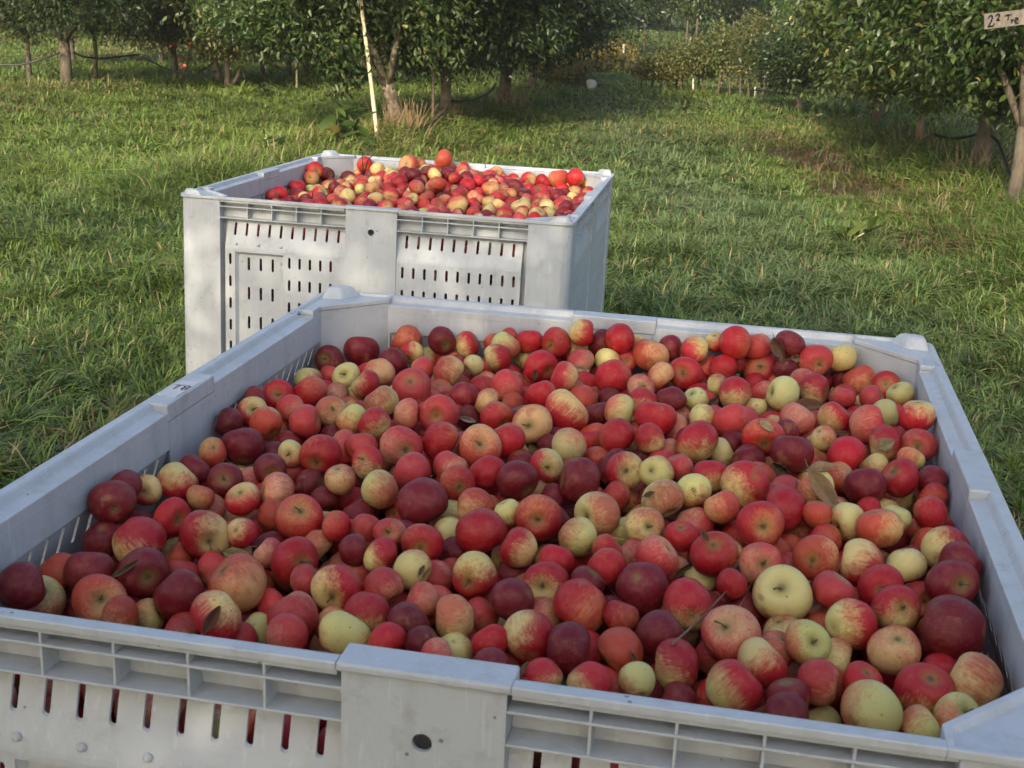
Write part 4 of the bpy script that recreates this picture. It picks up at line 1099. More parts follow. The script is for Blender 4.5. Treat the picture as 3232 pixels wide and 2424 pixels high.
# --- rows on the left, farther back
tree(-5.43, 15.4, 'dark apple tree with a thick straight trunk at the far left', R=1.55, z0=0.62, z1=3.2, tr=0.070, th=0.60, nleaf=15300, lsize=0.059, seed=11, ncl=110, hue=DARKG, bark='dark_bark')
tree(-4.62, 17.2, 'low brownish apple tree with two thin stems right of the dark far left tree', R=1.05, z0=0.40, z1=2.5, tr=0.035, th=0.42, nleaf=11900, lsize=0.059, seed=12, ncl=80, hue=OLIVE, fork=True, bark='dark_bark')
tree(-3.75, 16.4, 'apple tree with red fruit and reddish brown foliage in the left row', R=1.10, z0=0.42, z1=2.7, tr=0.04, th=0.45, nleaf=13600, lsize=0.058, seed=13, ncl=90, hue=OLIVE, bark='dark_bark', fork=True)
for i, (px, py, lean_, tr_, hu, bk, lb) in enumerate([(700, 264, -0.16, 0.045, GREEN, 'bark', 'apple tree with a pale slanting trunk in the left row'),
        (828, 258, -0.02, 0.032, OLIVE, 'dark_bark', 'thin dark-stemmed apple tree right of the pale slanting trunk'), (912, 262, 0.0, 0.036, GREEN, 'dark_bark', 'apple tree with a greyish trunk beside the pale stake'),
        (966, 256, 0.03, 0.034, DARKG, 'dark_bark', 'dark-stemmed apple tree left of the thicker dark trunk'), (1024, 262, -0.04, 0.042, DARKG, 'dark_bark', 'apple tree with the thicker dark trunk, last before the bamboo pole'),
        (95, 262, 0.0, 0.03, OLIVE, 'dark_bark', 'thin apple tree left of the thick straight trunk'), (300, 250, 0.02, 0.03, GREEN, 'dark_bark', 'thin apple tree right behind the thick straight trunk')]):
    g = at_z(px, py)
    tree(g[0], g[1], lb, R=0.85, z0=0.64, z1=2.3, tr=tr_, th=0.62, lean=(lean_, 0), nleaf=7000, lsize=0.058, seed=140 + i, ncl=60, hue=hu, bark=bk, sig=0.15)
for i, (x, y, lb) in enumerate([(-7.1, 20.5, 'small background apple tree at the very left edge'), (-6.0, 21.5, 'background apple tree seen just left of the dark thick trunk'),
                                (-5.1, 22.6, 'background apple tree behind the low brownish one'), (-4.1, 23.4, 'background apple tree behind the red-fruited one'),
                                (-3.2, 22.4, 'background apple tree with a bare dark stem left of centre'), (-2.3, 21.2, 'background apple tree just left of the middle row'),
                                (-1.6, 23.8, 'background apple tree glimpsed through the middle row trunks'), (-0.9, 26.0, 'farthest background apple tree behind the middle row')]):
    tree(x, y, lb, R=1.05, z0=0.66, z1=2.4, tr=0.042, th=0.6, nleaf=5780, lsize=0.074, seed=20 + i, ncl=60, hue=[DARKG, OLIVE, GREEN][i % 3], bark='dark_bark', sig=0.2)
for i, (x, lb) in enumerate([(-12.4, 'leftmost of the big dark backdrop trees behind the left rows'), (-9.6, 'second from left of the big dark backdrop trees'), (-6.9, 'third from left of the big dark backdrop trees'),
                             (-4.2, 'fourth from left of the big dark backdrop trees'), (-1.6, 'fifth from left of the big dark backdrop trees'), (0.9, 'rightmost big dark backdrop tree, behind the last middle row tree')]):
    tree(x, 31.0 + 0.7 * (i % 2), lb, R=1.5, z0=0.62, z1=4.0, tr=0.07, th=0.6, nleaf=9000, lsize=0.10, seed=170 + i, ncl=95, hue=DARKG, bark='dark_bark', sig=0.26, group='dark backdrop trees')
# --- right-hand row
tree(3.20, 8.3, 'apple tree with a dark trunk at the right edge of the frame, below the sign', R=1.15, z0=0.66, z1=3.2, cx=0.15, cy=0.3, tr=0.044, th=0.62, nleaf=20400, lsize=0.061, seed=31, ncl=110, hue=GREEN, bark='dark_bark', detail=True, sig=0.15)
tree(3.72, 10.5, 'apple tree with a thick rough trunk, second from the right edge', R=1.15, z0=0.49, z1=3.0, cx=-0.05, tr=0.085, th=0.56, lean=(0.06, 0), nleaf=25500, lsize=0.059, seed=32, ncl=130, hue=LIGHT, detail=True, bark='dark_bark', sig=0.15)
tree(3.86, 12.5, 'apple tree with a slim pale trunk left of the thick rough one', R=1.15, z0=0.48, z1=3.0, cx=-0.2, tr=0.042, th=0.55, lean=(-0.06, 0), nleaf=23800, lsize=0.058, seed=33, ncl=120, hue=LIGHT, detail=True, sig=0.15)
tree(3.95, 14.6, 'apple tree with a short shaded trunk, fourth from the right edge', R=0.95, z0=0.46, z1=2.8, cx=-0.1, tr=0.06, th=0.5, nleaf=18700, lsize=0.059, seed=34, ncl=110, hue=GREEN, bark='dark_bark')
tree(3.50, 16.6, 'dark bushy apple tree halfway along the right row', R=0.46, z0=0.40, z1=1.0, tr=0.04, th=0.5, nleaf=15300, lsize=0.058, seed=35, ncl=90, hue=DARKG, bark='dark_bark')
tree(4.75, 17.8, 'apple tree filling the gap behind the dark bushy one', R=1.05, z0=0.6, z1=2.8, tr=0.05, th=0.55, nleaf=11000, lsize=0.06, seed=36, ncl=90, hue=GREEN, bark='dark_bark')
# young staked trees: where they stand and how tall, (base px, base py, top py, crown half width m, hue, label)
young = [(2055, 290, 188, 0.24, OLIVE, 'smallest young apple tree next to the tall thin stake'), (2098, 294, 176, 0.26, OLIVE, 'low young apple tree left of the white tree guard'),
         (2150, 296, 145, 0.32, OLIVE, 'young yellowish apple tree just left of the white tree guard'), (2215, 300, 108, 0.36, OLIVE, 'young olive apple tree right of the white tree guard'),
         (2275, 306, 74, 0.40, LIGHT, 'young taller apple tree with pale shoots in the right row'), (2335, 314, 50, 0.44, OLIVE, 'young round-headed apple tree over three dark stakes'),
         (2400, 318, 20, 0.48, OLIVE, 'young olive-green apple tree just beyond the dark bushy one'), (2460, 290, 5, 0.55, LIGHT, 'young apple tree behind the right row under the bright green tree')]
for i, (px, py, ty, rr, hu, lb) in enumerate(young):
    g = at_z(px, py); tz = float(at_y(px, ty, g[1])[2])
    tree(g[0], g[1], lb, R=rr, z0=0.24, z1=tz, tr=0.014, th=0.24, nleaf=3200, lsize=0.052, seed=40 + i, ncl=40, hue=hu, bark='dark_bark', sig=0.075, name='young_apple_tree', group='young staked apple trees', shell=0.1)
# --- beyond the lane
tree(4.45, 36.0, 'tall grey-green poplar-like tree beyond the end of the lane', R=1.0, z0=0.38, z1=5.0, tr=0.06, th=0.6, nleaf=9000, lsize=0.10, seed=61, ncl=150, hue=GREEN, bark='dark_bark', sig=0.3, name='poplar_tree', group='trees beyond the lane', vis=2.2)
tree(5.7, 40.0, 'dark tree right of the poplar-like one', R=0.95, z0=0.45, z1=5.0, tr=0.11, th=1.0, nleaf=6000, lsize=0.15, seed=62, ncl=130, hue=DARKG, bark='dark_bark', sig=0.32, name='poplar_tree', group='trees beyond the lane', vis=2.2)
tree(7.7, 44.0, 'bright green tree above the right row', R=1.35, z0=0.65, z1=6, tr=0.10, th=0.8, nleaf=8000, lsize=0.13, seed=63, ncl=150, hue=BRIGHT, bark='dark_bark', sig=0.36, name='broadleaf_tree', group='trees beyond the lane', vis=2.4)
tree(10.6, 46.0, 'second bright green tree half hidden behind the right row', R=1.8, z0=0.6, z1=6.5, tr=0.10, th=0.8, nleaf=5000, lsize=0.15, seed=64, ncl=110, hue=BRIGHT, bark='dark_bark', sig=0.4, name='broadleaf_tree', group='trees beyond the lane', vis=2.4)
# --- unseen trees added behind the camera to throw dappled shade on the bins
for i, (x, y) in enumerate([(-1.5, -2.5), (-0.1, -3.3), (-2.9, -2.8), (-1.7, -4.7)]):
    tree(x, y, ['apple tree standing just behind the near bin', 'apple tree behind the near bin on its left', 'apple tree two rows behind the near bin', 'apple tree two rows behind and farthest left'][i],
         R=1.3, z0=1.0, z1=4.0 + 0.2 * i, tr=0.06, th=0.7, nleaf=10000, lsize=0.085, seed=80 + i, ncl=130, hue=GREEN, vis=9, sig=0.2)

# far wood closing the view
def far_wood():
    rs = np.random.RandomState(9); P = []; C = []
    for i in range(95):
        x = rs.uniform(-60, 75); y = rs.uniform(64, 84); h = rs.uniform(9, 16); r = rs.uniform(2.5, 4.2)
        dark = rs.rand() < 0.65
        n = 620
        q = rs.normal(size=(n, 3)); q /= np.linalg.norm(q, axis=1, keepdims=True); q *= rs.uniform(0.55, 1.05, (n, 1))
        z = 0.15 + (q[:, 2] * 0.5 + 0.5) * h
        prof = np.sqrt(np.clip(1 - (z / h - 0.35) ** 2 * 1.5, 0.05, 1))
        P.append(np.column_stack([x + q[:, 0] * r * prof, y + q[:, 1] * r * prof, z]))
        c = np.array([0.018, 0.030, 0.014]) if dark else np.array([0.045, 0.07, 0.022])
        C.append(np.tile(c * rs.uniform(0.7, 1.3), (n, 1)))
    P = np.concatenate(P); C = np.concatenate(C); P[:, 2] += gh(P[:, 0], P[:, 1]) - 0.1
    V, F, S, c4 = leaves_arrays(P, 0.95, rs, (np.array([1.0, 1, 1]), np.array([1.0, 1, 1]), (0,)), False, asp=0.9)
    c4[:, :3] *= np.repeat(C, 4, axis=0)
    o = link(bpy.data.objects.new('woods', fast_mesh('woods', V, F, S, M['wood_leaf'], c4)))
    tag(o, 'dark wooded edge closing the view beyond the orchard', 'woods', kind='stuff')
far_wood()

# ------------------------------------------------------------------ grass
ROWL = [(-2.0, 8.0), (-1.08, 11.6), (-0.6, 14.5), (0.1, 18.2), (0.5, 23.0)]
ROWR = [(3.0, 6.2), (3.35, 8.3), (3.75, 11.2), (3.8, 14.0), (3.3, 17.0), (2.4, 19.5)]
ROWF = [(-9.0, 13.2), (-5.43, 15.2), (-3.6, 17.3), (-2.0, 19.5)]
def rowdist(x, y, row):
    d = np.full(len(x), 9.0)
    for (x0, y0), (x1, y1) in zip(row, row[1:]):
        dx, dy = x1 - x0, y1 - y0; t = np.clip(((x - x0) * dx + (y - y0) * dy) / (dx * dx + dy * dy), 0, 1)
        d = np.minimum(d, np.hypot(x - x0 - t * dx, y - y0 - t * dy))
    return d

def in_bin(x, y, b, m=0.0):
    c, s = math.cos(b['yaw']), math.sin(b['yaw']); dx, dy = x - b['loc'][0], y - b['loc'][1]
    u, v = dx * c + dy * s, -dx * s + dy * c
    return (np.abs(u) < 0.49 - m) & (np.abs(v) < 0.595 - m)

def grass():
    rs = np.random.RandomState(4)
    zones = [(1.3, 5.0, 12500, 1.0), (5.0, 9.0, 6500, 1.25), (9.0, 15.0, 2200, 1.9), (15.0, 26.0, 700, 3.0), (26.0, 62.0, 60, 7.5)]
    Vs, Cs = [], []
    for y0, y1, dens, lod in [(0, 0, 0, 1.3)] + zones:
        hw = 0.70
        n = int(dens * hw * (y1 * y1 - y0 * y0) * 1.0)
        y = np.sqrt(rs.uniform(y0 * y0, y1 * y1, n)); x = rs.uniform(-hw, hw, n) * y
        if dens == 0:       # round the bins, outside the picture
            n = 60000; x = rs.uniform(-4, 4, n); y = rs.uniform(-1.5, 4.5, n); k_ = (np.abs(x) > 0.7 * y) ; x, y = x[k_], y[k_]; n = len(x)
        # tufts: pull blades towards tuft centres
        cell = 0.085 * (lod ** 0.5)
        gx, gy = np.round(x / cell), np.round(y / cell)
        hx = np.sin(gx * 127.1 + gy * 311.7) * 43758.5; hx -= np.floor(hx); hy = np.sin(gx * 269.5 + gy * 183.3) * 43758.5; hy -= np.floor(hy)
        tx, ty = (gx + (hx - .5)) * cell, (gy + (hy - .5)) * cell
        pull = rs.uniform(0.0, 0.75, n); ox, oy = x - tx, y - ty
        x, y = x - ox * pull, y - oy * pull
        dl, dr, df = rowdist(x, y, ROWL), rowdist(x, y, ROWR), rowdist(x, y, ROWF)
        row = np.minimum(np.minimum(dl, dr), df)
        tall = np.clip(1.25 - row / 0.75, 0, 1) * np.where(y > 14, 0.55, 1.0)
        D = dirt(x, y)
        patch = fnoise(x, y, 1.1, 7)
        keep = ~in_bin(x, y, NEAR_BIN) & ~in_bin(x, y, FAR_BIN) & (rs.rand(len(x)) > D * 0.80) & (rs.rand(len(x)) > np.clip(0.42 - patch, 0, 1) * 1.6)
        x, y, tx, ty, tall, D, patch, hx, hy = [a[keep] for a in (x, y, tx, ty, tall, D, patch, hx, hy)]
        n = len(x); z = gh(x, y)
        big = (vnoise(x, y, 2.6, 21) > 0.60) * 1.0
        h = rs.uniform(0.045, 0.11, n) * (0.75 + 0.7 * patch) * (1 + 0.5 * big) + tall * rs.uniform(0.0, 0.24, n)
        h *= np.where(y > 26, 1.6, 1.0)
        # the direction a tuft leans in, plus fanning out from its centre
        wind = 6.283 * fnoise(x, y, 0.8, 31) * 1.5 + 6.28 * hy
        fan = np.arctan2(y - ty, x - tx)
        use = rs.rand(n) < 0.5
        phi = np.where(use, fan, wind) + rs.normal(size=n) * 0.7
        lean = rs.uniform(0.25, 1.25, n) * h * 1.15
        curve = rs.uniform(1.3, 2.6, n)
        w = rs.uniform(0.0015, 0.0034, n) * lod
        ux, uy = np.cos(phi), np.sin(phi); px_, py_ = -uy, ux
        tw = rs.uniform(-0.8, 0.8, n)
        rows = []
        for s, ww in ((0, 0.8), (0.4, 1.0), (0.75, 0.75), (1.0, 0.0)):
            l = lean * s ** curve; zz = h * (s - 0.38 * s ** 3 * (lean / h).clip(0, 1.4))
            cx, cy, cz = x + ux * l, y + uy * l, z + zz - 0.006
            wx = w * ww
            a = tw * s; qx, qy, qz = px_ * np.cos(a), py_ * np.cos(a), np.sin(a)
            if ww > 0:
                rows.append(np.stack([cx - qx * wx, cy - qy * wx, cz - qz * wx], -1)); rows.append(np.stack([cx + qx * wx, cy + qy * wx, cz + qz * wx], -1))
            else: rows.append(np.stack([cx, cy, cz], -1))
        V = np.stack(rows, 1)       # n,7,3
        # colour: fresh green, bluish, straw
        pn = fnoise(x, y, 0.7, 41); q = rs.rand(n)
        fresh = np.array([0.118, 0.168, 0.030]); deep = np.array([0.048, 0.092, 0.022]); blue = np.array([0.092, 0.130, 0.074]); straw = np.array([0.33, 0.27, 0.13])
        c = fresh[None] * (1 - pn)[:, None] * 1.2 + deep[None] * pn[:, None] * 1.0
        lane = np.clip(1 - np.abs(x - (1.45 - 0.03 * y)) / 1.1, 0, 1) * np.clip((y - 3) / 3, 0, 1)
        c = c * (1 - 0.55 * lane[:, None]) + blue[None] * 0.55 * lane[:, None]
        yellowish = np.clip((fnoise(x, y, 0.45, 51) - 0.52) * 4, 0, 1)
        sf = 0.07 + 0.30 * yellowish + 0.55 * D + 0.15 * (dl[keep] < 0.35) * (y > 8)
        st = straw[None] * (1 - 0.75 * D[:, None]) + np.array([[0.13, 0.075, 0.04]]) * 0.75 * D[:, None]
        c = np.where((q < sf)[:, None], st * rs.uniform(0.4, 1.1, (n, 1)), c * rs.uniform(0.55, 1.65, (n, 1)))
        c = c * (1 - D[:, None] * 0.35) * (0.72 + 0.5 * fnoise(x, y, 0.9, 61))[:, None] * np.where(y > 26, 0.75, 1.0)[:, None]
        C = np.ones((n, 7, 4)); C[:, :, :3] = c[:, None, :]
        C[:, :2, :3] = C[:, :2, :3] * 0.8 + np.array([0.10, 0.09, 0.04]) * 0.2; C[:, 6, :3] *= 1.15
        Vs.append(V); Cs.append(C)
    V = np.concatenate(Vs); C = np.concatenate(Cs); n = len(V)
    base = (np.arange(n) * 7)[:, None]
    F = (base + np.array([0, 1, 3, 2, 2, 3, 5, 4, 4, 5, 6])[None]).ravel(); S = np.tile([4, 4, 3], n)
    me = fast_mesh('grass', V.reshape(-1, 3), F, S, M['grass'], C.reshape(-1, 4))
    o = link(bpy.data.objects.new('grass', me)); tag(o, 'long damp orchard grass with straw-coloured patches between the tree rows', 'grass', kind='stuff')
    print('blades', n)
grass()

# ------------------------------------------------------------------ other plants
def seg_arrays_to(o_name, P, size, hue, rs, parent, mat='leaf', detail=True, asp=0.42, droop=0.1, up=0.8, outw=None):
    V, F, S, C = leaves_arrays(np.array(P), size, rs, hue, detail, droop=droop, up=up, outw=outw, asp=asp)
    return link(bpy.data.objects.new(o_name, fast_mesh(o_name, V, F, S, M[mat], C)), parent)

def weed(x, y, h, nst, ls, hue, label, seed):
    rs = np.random.RandomState(seed); z = float(gh(x, y)); root = empty('broadleaf_weed', (x, y, z)); tag(root, label, 'weed', 'broad-leaved weeds behind the far bin')
    mb = MB(); P = []; O = []
    for i in range(nst):
        a = rs.uniform(0, 6.28); e = np.array([math.cos(a) * .10, math.sin(a) * .10, h * rs.uniform(.75, 1.05)])
        b = np.array([rs.uniform(-.04, .04), rs.uniform(-.04, .04), 0])
        mb.tube([b, (b + e) / 2 + [0, 0, .02], e], [0.005, 0.004, 0.002], 6)
        for t in np.linspace(0.3, 1.0, 6):
            for k in (0, 1):
                an = a + 1.6 * t * 6 + k * math.pi; P.append(b + (e - b) * t); O.append([math.cos(an), math.sin(an), 0.45])
    mb.build('stem', M['bamboo'] if hue is LIGHT else M['leaf_stem'], root)
    O = np.array(O) * 2.4
    seg_arrays_to('foliage', P, ls, hue, rs, root, outw=O, asp=0.40)
M['leaf_stem'] = flat_mat('green_stem', (0.12, 0.16, 0.05), 0.6)
w1 = at_z(1120, 475); w2 = at_z(912, 500); w3 = at_z(2680, 780)
weed(w1[0], w1[1] - 0.5, 0.42, 4, 0.19, GREEN, 'tall dark broad-leaved weed left of the bamboo pole behind the far bin', 1)
weed(w2[0], w2[1] - 0.5, 0.30, 3, 0.13, LIGHT, 'small bright green leafy weed further left of the bamboo pole', 2)
weed(w3[0], w3[1], 0.12, 4, 0.11, LIGHT, 'low bright leafy weed in the grass right of the bins', 3)
weed(-2.3, 15.4, 0.18, 5, 0.10, LIGHT, 'low leafy weed patch under the left row', 4)
weed(-3.0, 15.2, 0.2, 5, 0.11, GREEN, 'dark leafy weed patch under the red-fruited tree', 5)

def goldenrod(x, y, h, r, label, seed, hue):
    rs = np.random.RandomState(seed); z = float(gh(x, y)); root = empty('goldenrod_clump', (x, y, z)); tag(root, label, 'bush', 'flowering weeds at the lane end')
    mb = MB(); P = []; T = []
    for i in range(70):
        a = rs.uniform(0, 6.28); q = r * math.sqrt(rs.rand()); b = np.array([q * math.cos(a) * .7, q * math.sin(a) * .7, 0]); hh = h * rs.uniform(.6, 1.1)
        e = np.array([q * math.cos(a) * 1.1, q * math.sin(a) * 1.1, hh]); mb.tube([b, e], [0.004, 0.002], 4, False)
        for t in rs.uniform(0.15, 0.85, 22): P.append(b + (e - b) * t)
        for t in rs.uniform(0.72, 1.05, 26): T.append(b + (e - b) * t + rs.normal(size=3) * 0.035)
    mb.build('stem', M['leaf_stem'], root, recalc=False)
    seg_arrays_to('foliage', P, 0.09, OLIVE, rs, root, detail=False, asp=0.25)
    seg_arrays_to('blossom', T, 0.035, hue, rs, root, detail=False, asp=0.8)
GOLD = (np.array([0.30, 0.21, 0.04]), np.array([0.22, 0.16, 0.04]), (0.0,)); BUFF = (np.array([0.26, 0.19, 0.07]), np.array([0.16, 0.13, 0.05]), (0.0,))
goldenrod(1.70, 25.5, 0.52, 0.45, 'golden yellow flowering clump at the end of the middle row', 1, GOLD)
goldenrod(1.25, 24.4, 0.38, 0.40, 'shorter yellow flowering clump left of the golden one', 2, GOLD)
goldenrod(2.20, 24.5, 0.20, 0.30, 'pale buff seeding clump right of the golden flowers', 3, BUFF)
goldenrod(2.10, 29.0, 0.70, 0.34, 'tall olive weed thicket behind the golden flowers', 4, (GREEN[1] * 1.3, OLIVE[0], (0.0,)))
goldenrod(0.55, 20.2, 0.38, 0.5, 'dull buff weeds at the foot of the last middle row tree', 5, BUFF)

# dry reddish stalks round the leaning trunk
def dry_tuft(x, y, h, n, label, seed, r=0.22):
    rs = np.random.RandomState(seed); mb = MB(); z = float(gh(x, y))
    for i in range(n):
        a = rs.uniform(0, 6.28); q = r * math.sqrt(rs.rand()); b = Vector((x + q * math.cos(a), y + q * math.sin(a), z - .02)); l = h * rs.uniform(.5, 1.1)
        e = b + Vector((rs.normal() * .10, rs.normal() * .10, l)); m = (b + e) / 2 + Vector((rs.normal() * .02, rs.normal() * .02, .03))
        mb.tube([b, m, e], [0.0028, 0.0024, 0.0012], 4, False)
    o = mb.build('dry_stalks', M['straw'], None, recalc=False); tag(o, label, 'dry stalks', 'dry stalks round the trunks')
dry_tuft(-1.10, 11.35, 0.42, 110, 'reddish dry stalks round the foot of the pale leaning trunk', 1)
dry_tuft(-0.78, 12.7, 0.30, 60, 'dry stalks round the foot of the straight pale trunk', 2)
dry_tuft(-0.2, 15.0, 0.34, 70, 'dry stalks at the foot of the thick shaded trunk', 3, 0.3)
dry_tuft(3.6, 10.2, 0.34, 60, 'dry stalks round the thick rough trunk on the right', 4, 0.25)
dry_tuft(3.78, 12.3, 0.30, 40, 'dry stalks round the slim pale trunk on the right', 5, 0.2)

# ------------------------------------------------------------------ poles, stakes, hoses
def pole(p0, p1, r, mat, name, label, cat, group=None, nodes=0):
    p0, p1 = Vector(p0), Vector(p1); mb = MB(); n = 14; pts = []; rad = []
    for i in range(n + 1):
        t = i / n; pts.append(p0.lerp(p1, t) + Vector((math.sin(t * 5) * 0.004, math.cos(t * 4) * 0.003, 0))); rad.append(r * (1.08 - 0.2 * t) * (1.12 if nodes and i % nodes == 0 else 1.0))
    mb.tube(pts, rad, 9); o = mb.build(name, M[mat], None, True); tag(o, label, cat, group); return o
b0 = at_z(1198, 470); b0 = np.array([b0[0], b0[1], -0.05 + float(gh(b0[0], b0[1]))])
d = ray(1142, 20); t = (b0[1] + 0.15) / d[1]; b1 = CAM + d * t
pole(b0, b0 + (b1 - b0) * 1.25, 0.0165, 'bamboo', 'bamboo_pole', 'pale yellow bamboo pole leaning against the nearest middle row tree', 'pole', None, 4)
st = at_z(1355, 400)
pole((-0.83, 11.9, 0), (-0.86, 11.9, 1.5), 0.014, 'stake', 'stake', 'thin dark stake between the leaning and the straight pale trunks', 'stake', 'stakes in the tree rows')
pole((-2.98, 17.0, 0), (-2.98, 17.0, 0.55), 0.013, 'bamboo', 'stake', 'thin pale stake in the left row, left of the bamboo pole', 'stake', 'stakes in the tree rows')
tall = [(1935 + 87, 285, 1.15, 'tall thin stake at the lane end of the right row')]
for px, py, h, lb in tall:
    g = at_z(px, py); pole((g[0], g[1], -.02), (g[0], g[1], h), 0.014, 'stake', 'stake', lb, 'stake', 'stakes in the tree rows')
stk_px = [(2088, 286), (2105, 292), (2131, 294), (2150, 298), (2202, 292), (2262, 311), (2303, 318), (2332, 322), (2358, 312), (2362, 322), (2383, 320), (2402, 324)]
for i, (px, py) in enumerate(stk_px):
    g = at_z(px, py); pole((g[0], g[1], -.02), (g[0] + 0.03 * (i % 3 - 1), g[1], 0.30 + 0.05 * (i % 3)), 0.013 + 0.004 * (i % 2), 'stake', 'stake',
                           ORD[i % 9 + 1 if False else 0] + ['first', 'second', 'third', 'fourth', 'fifth', 'sixth', 'seventh', 'eighth', 'ninth', 'tenth', 'eleventh', 'twelfth'][i] + ' dark stake from the left under the young trees, right row', 'stake', 'stakes in the tree rows')
for i, (x, lb) in enumerate([(3.75, 'leftmost'), (4.05, 'second from left'), (4.55, 'third from left'), (4.85, 'fourth from left'), (5.2, 'rightmost')]):
    pole((x, 31 + i * 0.6, 0), (x, 31 + i * 0.6, 0.95 + 0.05 * (i % 2)), 0.022, 'stake', 'stake', lb + ' of the tall stakes under the poplar-like tree', 'stake', 'tall stakes beyond the young trees')
g = at_z(2185, 300); pole((g[0], g[1], 0.0), (g[0], g[1], 0.24), 0.013, 'white_paint', 'tree_guard', 'short white tree guard among the young trees', 'tree guard', 'tree guards')
g = at_z(2381, 318); pole((g[0], g[1], 0.0), (g[0], g[1], 0.20), 0.013, 'white_paint', 'tree_guard', 'off-white tree guard under the dark bushy tree', 'tree guard', 'tree guards')
g = at_z(1914, 235); pole((1.86, 25.2, 0.35), (1.86, 25.2, 0.52), 0.018, 'white_paint', 'marker_post', 'small white marker above the golden flowers', 'marker')
# crumpled white thing in the lane
g = at_z(1865, 292); rs = np.random.RandomState(2)
bm = bmesh.new(); bmesh.ops.create_icosphere(bm, subdivisions=3, radius=0.062)
for v in bm.verts:
    v.co.z *= 1.15; v.co.x *= 1.1; s = 1 + 0.7 * (float(vnoise(v.co.x * 14, v.co.z * 14 + v.co.y * 9, 1.0, 3)) - 0.5); v.co *= s
me = bpy.data.meshes.new('white_sack'); bm.to_mesh(me); bm.free(); me.materials.append(M['white_stuff'])
o = link(bpy.data.objects.new('white_sack', me)); o.location = (g[0], g[1], 0.11); tag(o, 'crumpled white sack lying in the lane by the last middle row tree', 'sack')

def hose(pts, r, label, name='irrigation_hose', mat='hose', cat='hose', group='irrigation hoses along the tree rows'):
    Q = []; P = [Vector(p) for p in pts]; P = [P[0]] + P + [P[-1]]
    for i in range(1, len(P) - 2):
        for t in np.linspace(0, 1, 8, endpoint=False):
            a, b, c, d_ = P[i - 1], P[i], P[i + 1], P[i + 2]
            Q.append(0.5 * ((2 * b) + (c - a) * t + (2 * a - 5 * b + 4 * c - d_) * t * t + (3 * b - a - 3 * c + d_) * t ** 3))
    Q.append(P[-1]); mb = MB(); mb.tube(Q, r, 7); o = mb.build(name, M[mat], None, True); tag(o, label, cat, group)
A = lambda px, py, y: at_y(px, py, y)
hose([A(-80, 190, 15.2), A(-10, 203, 15.2), A(60, 204, 15.2), A(120, 190, 15.2), A(190, 166, 15.3)], 0.011, 'black hose sagging at the left edge up to the thick trunk')
hose([A(232, 166, 15.4), A(270, 180, 15.8), A(330, 184, 16.2), A(390, 177, 16.6), A(440, 172, 16.9)], 0.011, 'black hose between the thick trunk and the low brownish tree')
hose([A(448, 180, 16.9), A(500, 205, 16.6), A(550, 226, 16.4), A(600, 232, 16.3)], 0.011, 'black hose slanting down to the red-fruited tree')
hose([A(628, 226, 16.4), A(660, 208, 17.2), A(690, 186, 18.2), A(760, 190, 18.5), A(830, 196, 18.7), A(900, 222, 18.7)], 0.011, 'black hose rising from the red-fruited tree to the pale slanting trunk')
hose([A(1425, 318, 13.2), A(1460, 320, 13.6), A(1500, 313, 14.2), A(1545, 290, 15.0), A(1562, 268, 15.2)], 0.013, 'black hose sagging between the pale trunks and the shaded trunk')
hose([A(1255, 466, 10.6), A(1300, 415, 11.1), A(1360, 385, 11.6), A(1407, 345, 12.2)], 0.016, 'dark broken branch slanting up behind the leaning trunk', 'fallen_branch', 'dark_bark', 'branch', None)
hose([A(2950, 424, 12.3), A(2985, 434, 11.9), A(3030, 436, 11.4), A(3085, 424, 10.6)], 0.0115, 'black hose between the slim and the thick trunks on the right')
hose([A(3130, 430, 10.2), A(3150, 450, 9.8), A(3170, 500, 9.2), A(3192, 560, 8.7), A(3200, 600, 8.5)], 0.0115, 'black hose dropping to the ground beside the right edge trunk')
hose([A(2022, 264, 21), A(2050, 284, 20.8), A(2075, 286, 20.6), A(2110, 272, 20.4), A(2150, 262, 20)], 0.010, 'thin black hose sagging under the smallest young trees')
hose([A(2270, 280, 19), A(2400, 286, 18.2), A(2520, 300, 17)], 0.010, 'thin black hose running through the dark stakes')

# apples still hanging on the left trees
for i, (px, py, y, r, lb) in enumerate([(541, 4, 15.6, 0.034, 'red apple hanging highest in the left row'), (539, 147, 15.5, 0.032, 'red apple hanging left of the fork in the left row'),
                                       (575, 213, 15.5, 0.034, 'lowest red apple hanging over the hose'), (583, 208, 15.45, 0.030, 'red apple touching the lowest hanging one'),
                                       (565, 188, 15.5, 0.028, 'pink apple hanging just above the lowest one'), (600, 138, 15.7, 0.028, 'pale red apple hanging in the middle of the left row'),
                                       (845, 5, 12.3, 0.030, 'orange apple near the top edge left of the bamboo pole'), (865, 172, 18.0, 0.03, 'dull orange apple low in the left row')]):
    p = at_y(px, py, y); rs = np.random.RandomState(i); B = basis(np.array([rs.normal() * .3, -.4, 1.0]))
    V, fl, sz, ex, zt, zb = apple_geo('D' if i % 3 else 'P', 900 + i, 16, 11, r * 0.72)
    o = link(bpy.data.objects.new('apple', fast_mesh('apple', V @ B.T, fl, sz, M['apple'], None, True, ex))); o.location = p
    tag(o, lb, 'apple', 'apples hanging on the trees')

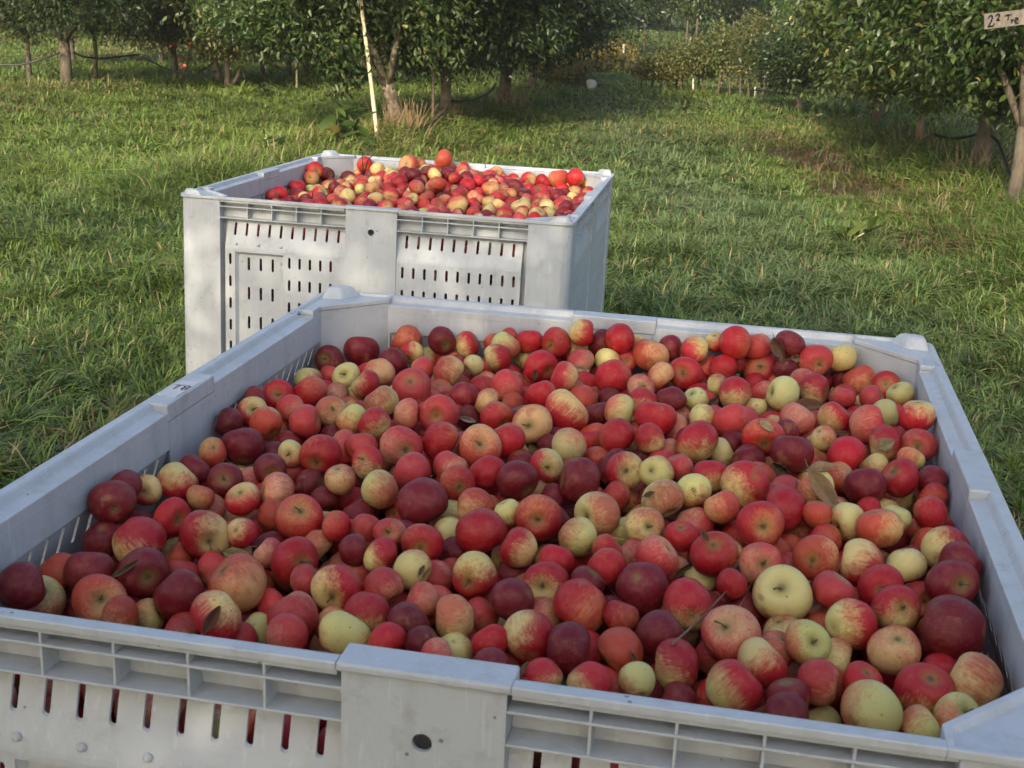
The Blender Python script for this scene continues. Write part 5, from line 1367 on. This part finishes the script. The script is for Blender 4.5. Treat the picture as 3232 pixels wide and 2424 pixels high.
# ------------------------------------------------------------------ wooden sign in the tree at the right edge
c0 = at_y(3108, 44, 7.75); c1 = at_y(3106, 93, 7.75); c2 = at_y(3232, 30, 7.75)
ux = Vector(c2 - c0); ux.normalize(); uz = Vector(c0 - c1); hh = uz.length; uz.normalize(); un = ux.cross(uz); un.normalize(); uz = un.cross(ux)
if uz.z < 0: uz = -uz
un = ux.cross(uz).normalized()
root = empty('sign_board', Vector(c1)); tag(root, 'weathered wooden board with handwritten marker lettering, hung in the rightmost tree', 'sign')
W_ = 0.34
Tb = lambda x, y, z=0.0: tuple(ux * x + uz * y + un * z)
mb = MB(); mb.prism([(0.0, 0.0), (W_, 0.003), (W_, hh + 0.002), (0.002, hh)], -0.010, 0.004, lambda x, y, z: Tb(x, y, z)); mb.build('board', M['board'], root, bevel=0.001)
mb = MB(); q = hh
Tl = lambda x, y: Tb(x * q, y * q, 0.0055)
two = [(0.26, 0.68), (0.33, 0.80), (0.44, 0.86), (0.52, 0.80), (0.53, 0.66), (0.46, 0.48), (0.36, 0.32), (0.26, 0.14), (0.40, 0.17), (0.52, 0.14), (0.60, 0.19)]
two_s = [(0.76, 0.78), (0.84, 0.87), (0.96, 0.88), (1.00, 0.76), (0.92, 0.62), (0.82, 0.50), (0.92, 0.52), (1.02, 0.47)]
for ch in ([two, [(0.62, 0.27), (0.67, 0.27)]], [two_s], [[(1.38, 0.72), (1.52, 0.76), (1.78, 0.76)], [(1.60, 0.76), (1.56, 0.44)]],
           [[(1.80, 0.44), (1.82, 0.24)], [(1.81, 0.34), (1.92, 0.43)]],
           [[(2.06, 0.30), (2.20, 0.38), (2.18, 0.50), (2.06, 0.50), (2.02, 0.32), (2.10, 0.16), (2.24, 0.18)]]):
    mb = MB(); strokes(mb, ch, 0.115, Tl); mb.build('letter', M['ink'], root, recalc=False)
hook = MB(); hook.tube([Tb(0.2, hh - 0.01, -0.004), Tb(0.19, hh + 0.08, -0.01), Tb(0.2, hh + 0.2, -0.06)], 0.0015, 5); hook.build('wire', M['hose'], root)
print('objects', len(bpy.data.objects))

# thin morning haze over the whole orchard
HAZE = True
if HAZE:
    mb = MB(); mb.box((-58, -16, -1.6), (58, 62.5, 7.0))
    hm = bpy.data.materials.new('morning_haze'); hm.use_nodes = True; ht = hm.node_tree; ht.nodes.clear()
    vo = ht.nodes.new('ShaderNodeVolumePrincipled'); ho = ht.nodes.new('ShaderNodeOutputMaterial')
    vo.inputs['Color'].default_value = (0.93, 0.96, 0.84, 1); vo.inputs['Density'].default_value = 0.0012; vo.inputs['Anisotropy'].default_value = 0.2
    ht.links.new(vo.outputs[0], ho.inputs['Volume'])
    o = mb.build('haze', hm); tag(o, 'thin pale morning haze hanging over the orchard', 'haze', kind='stuff')
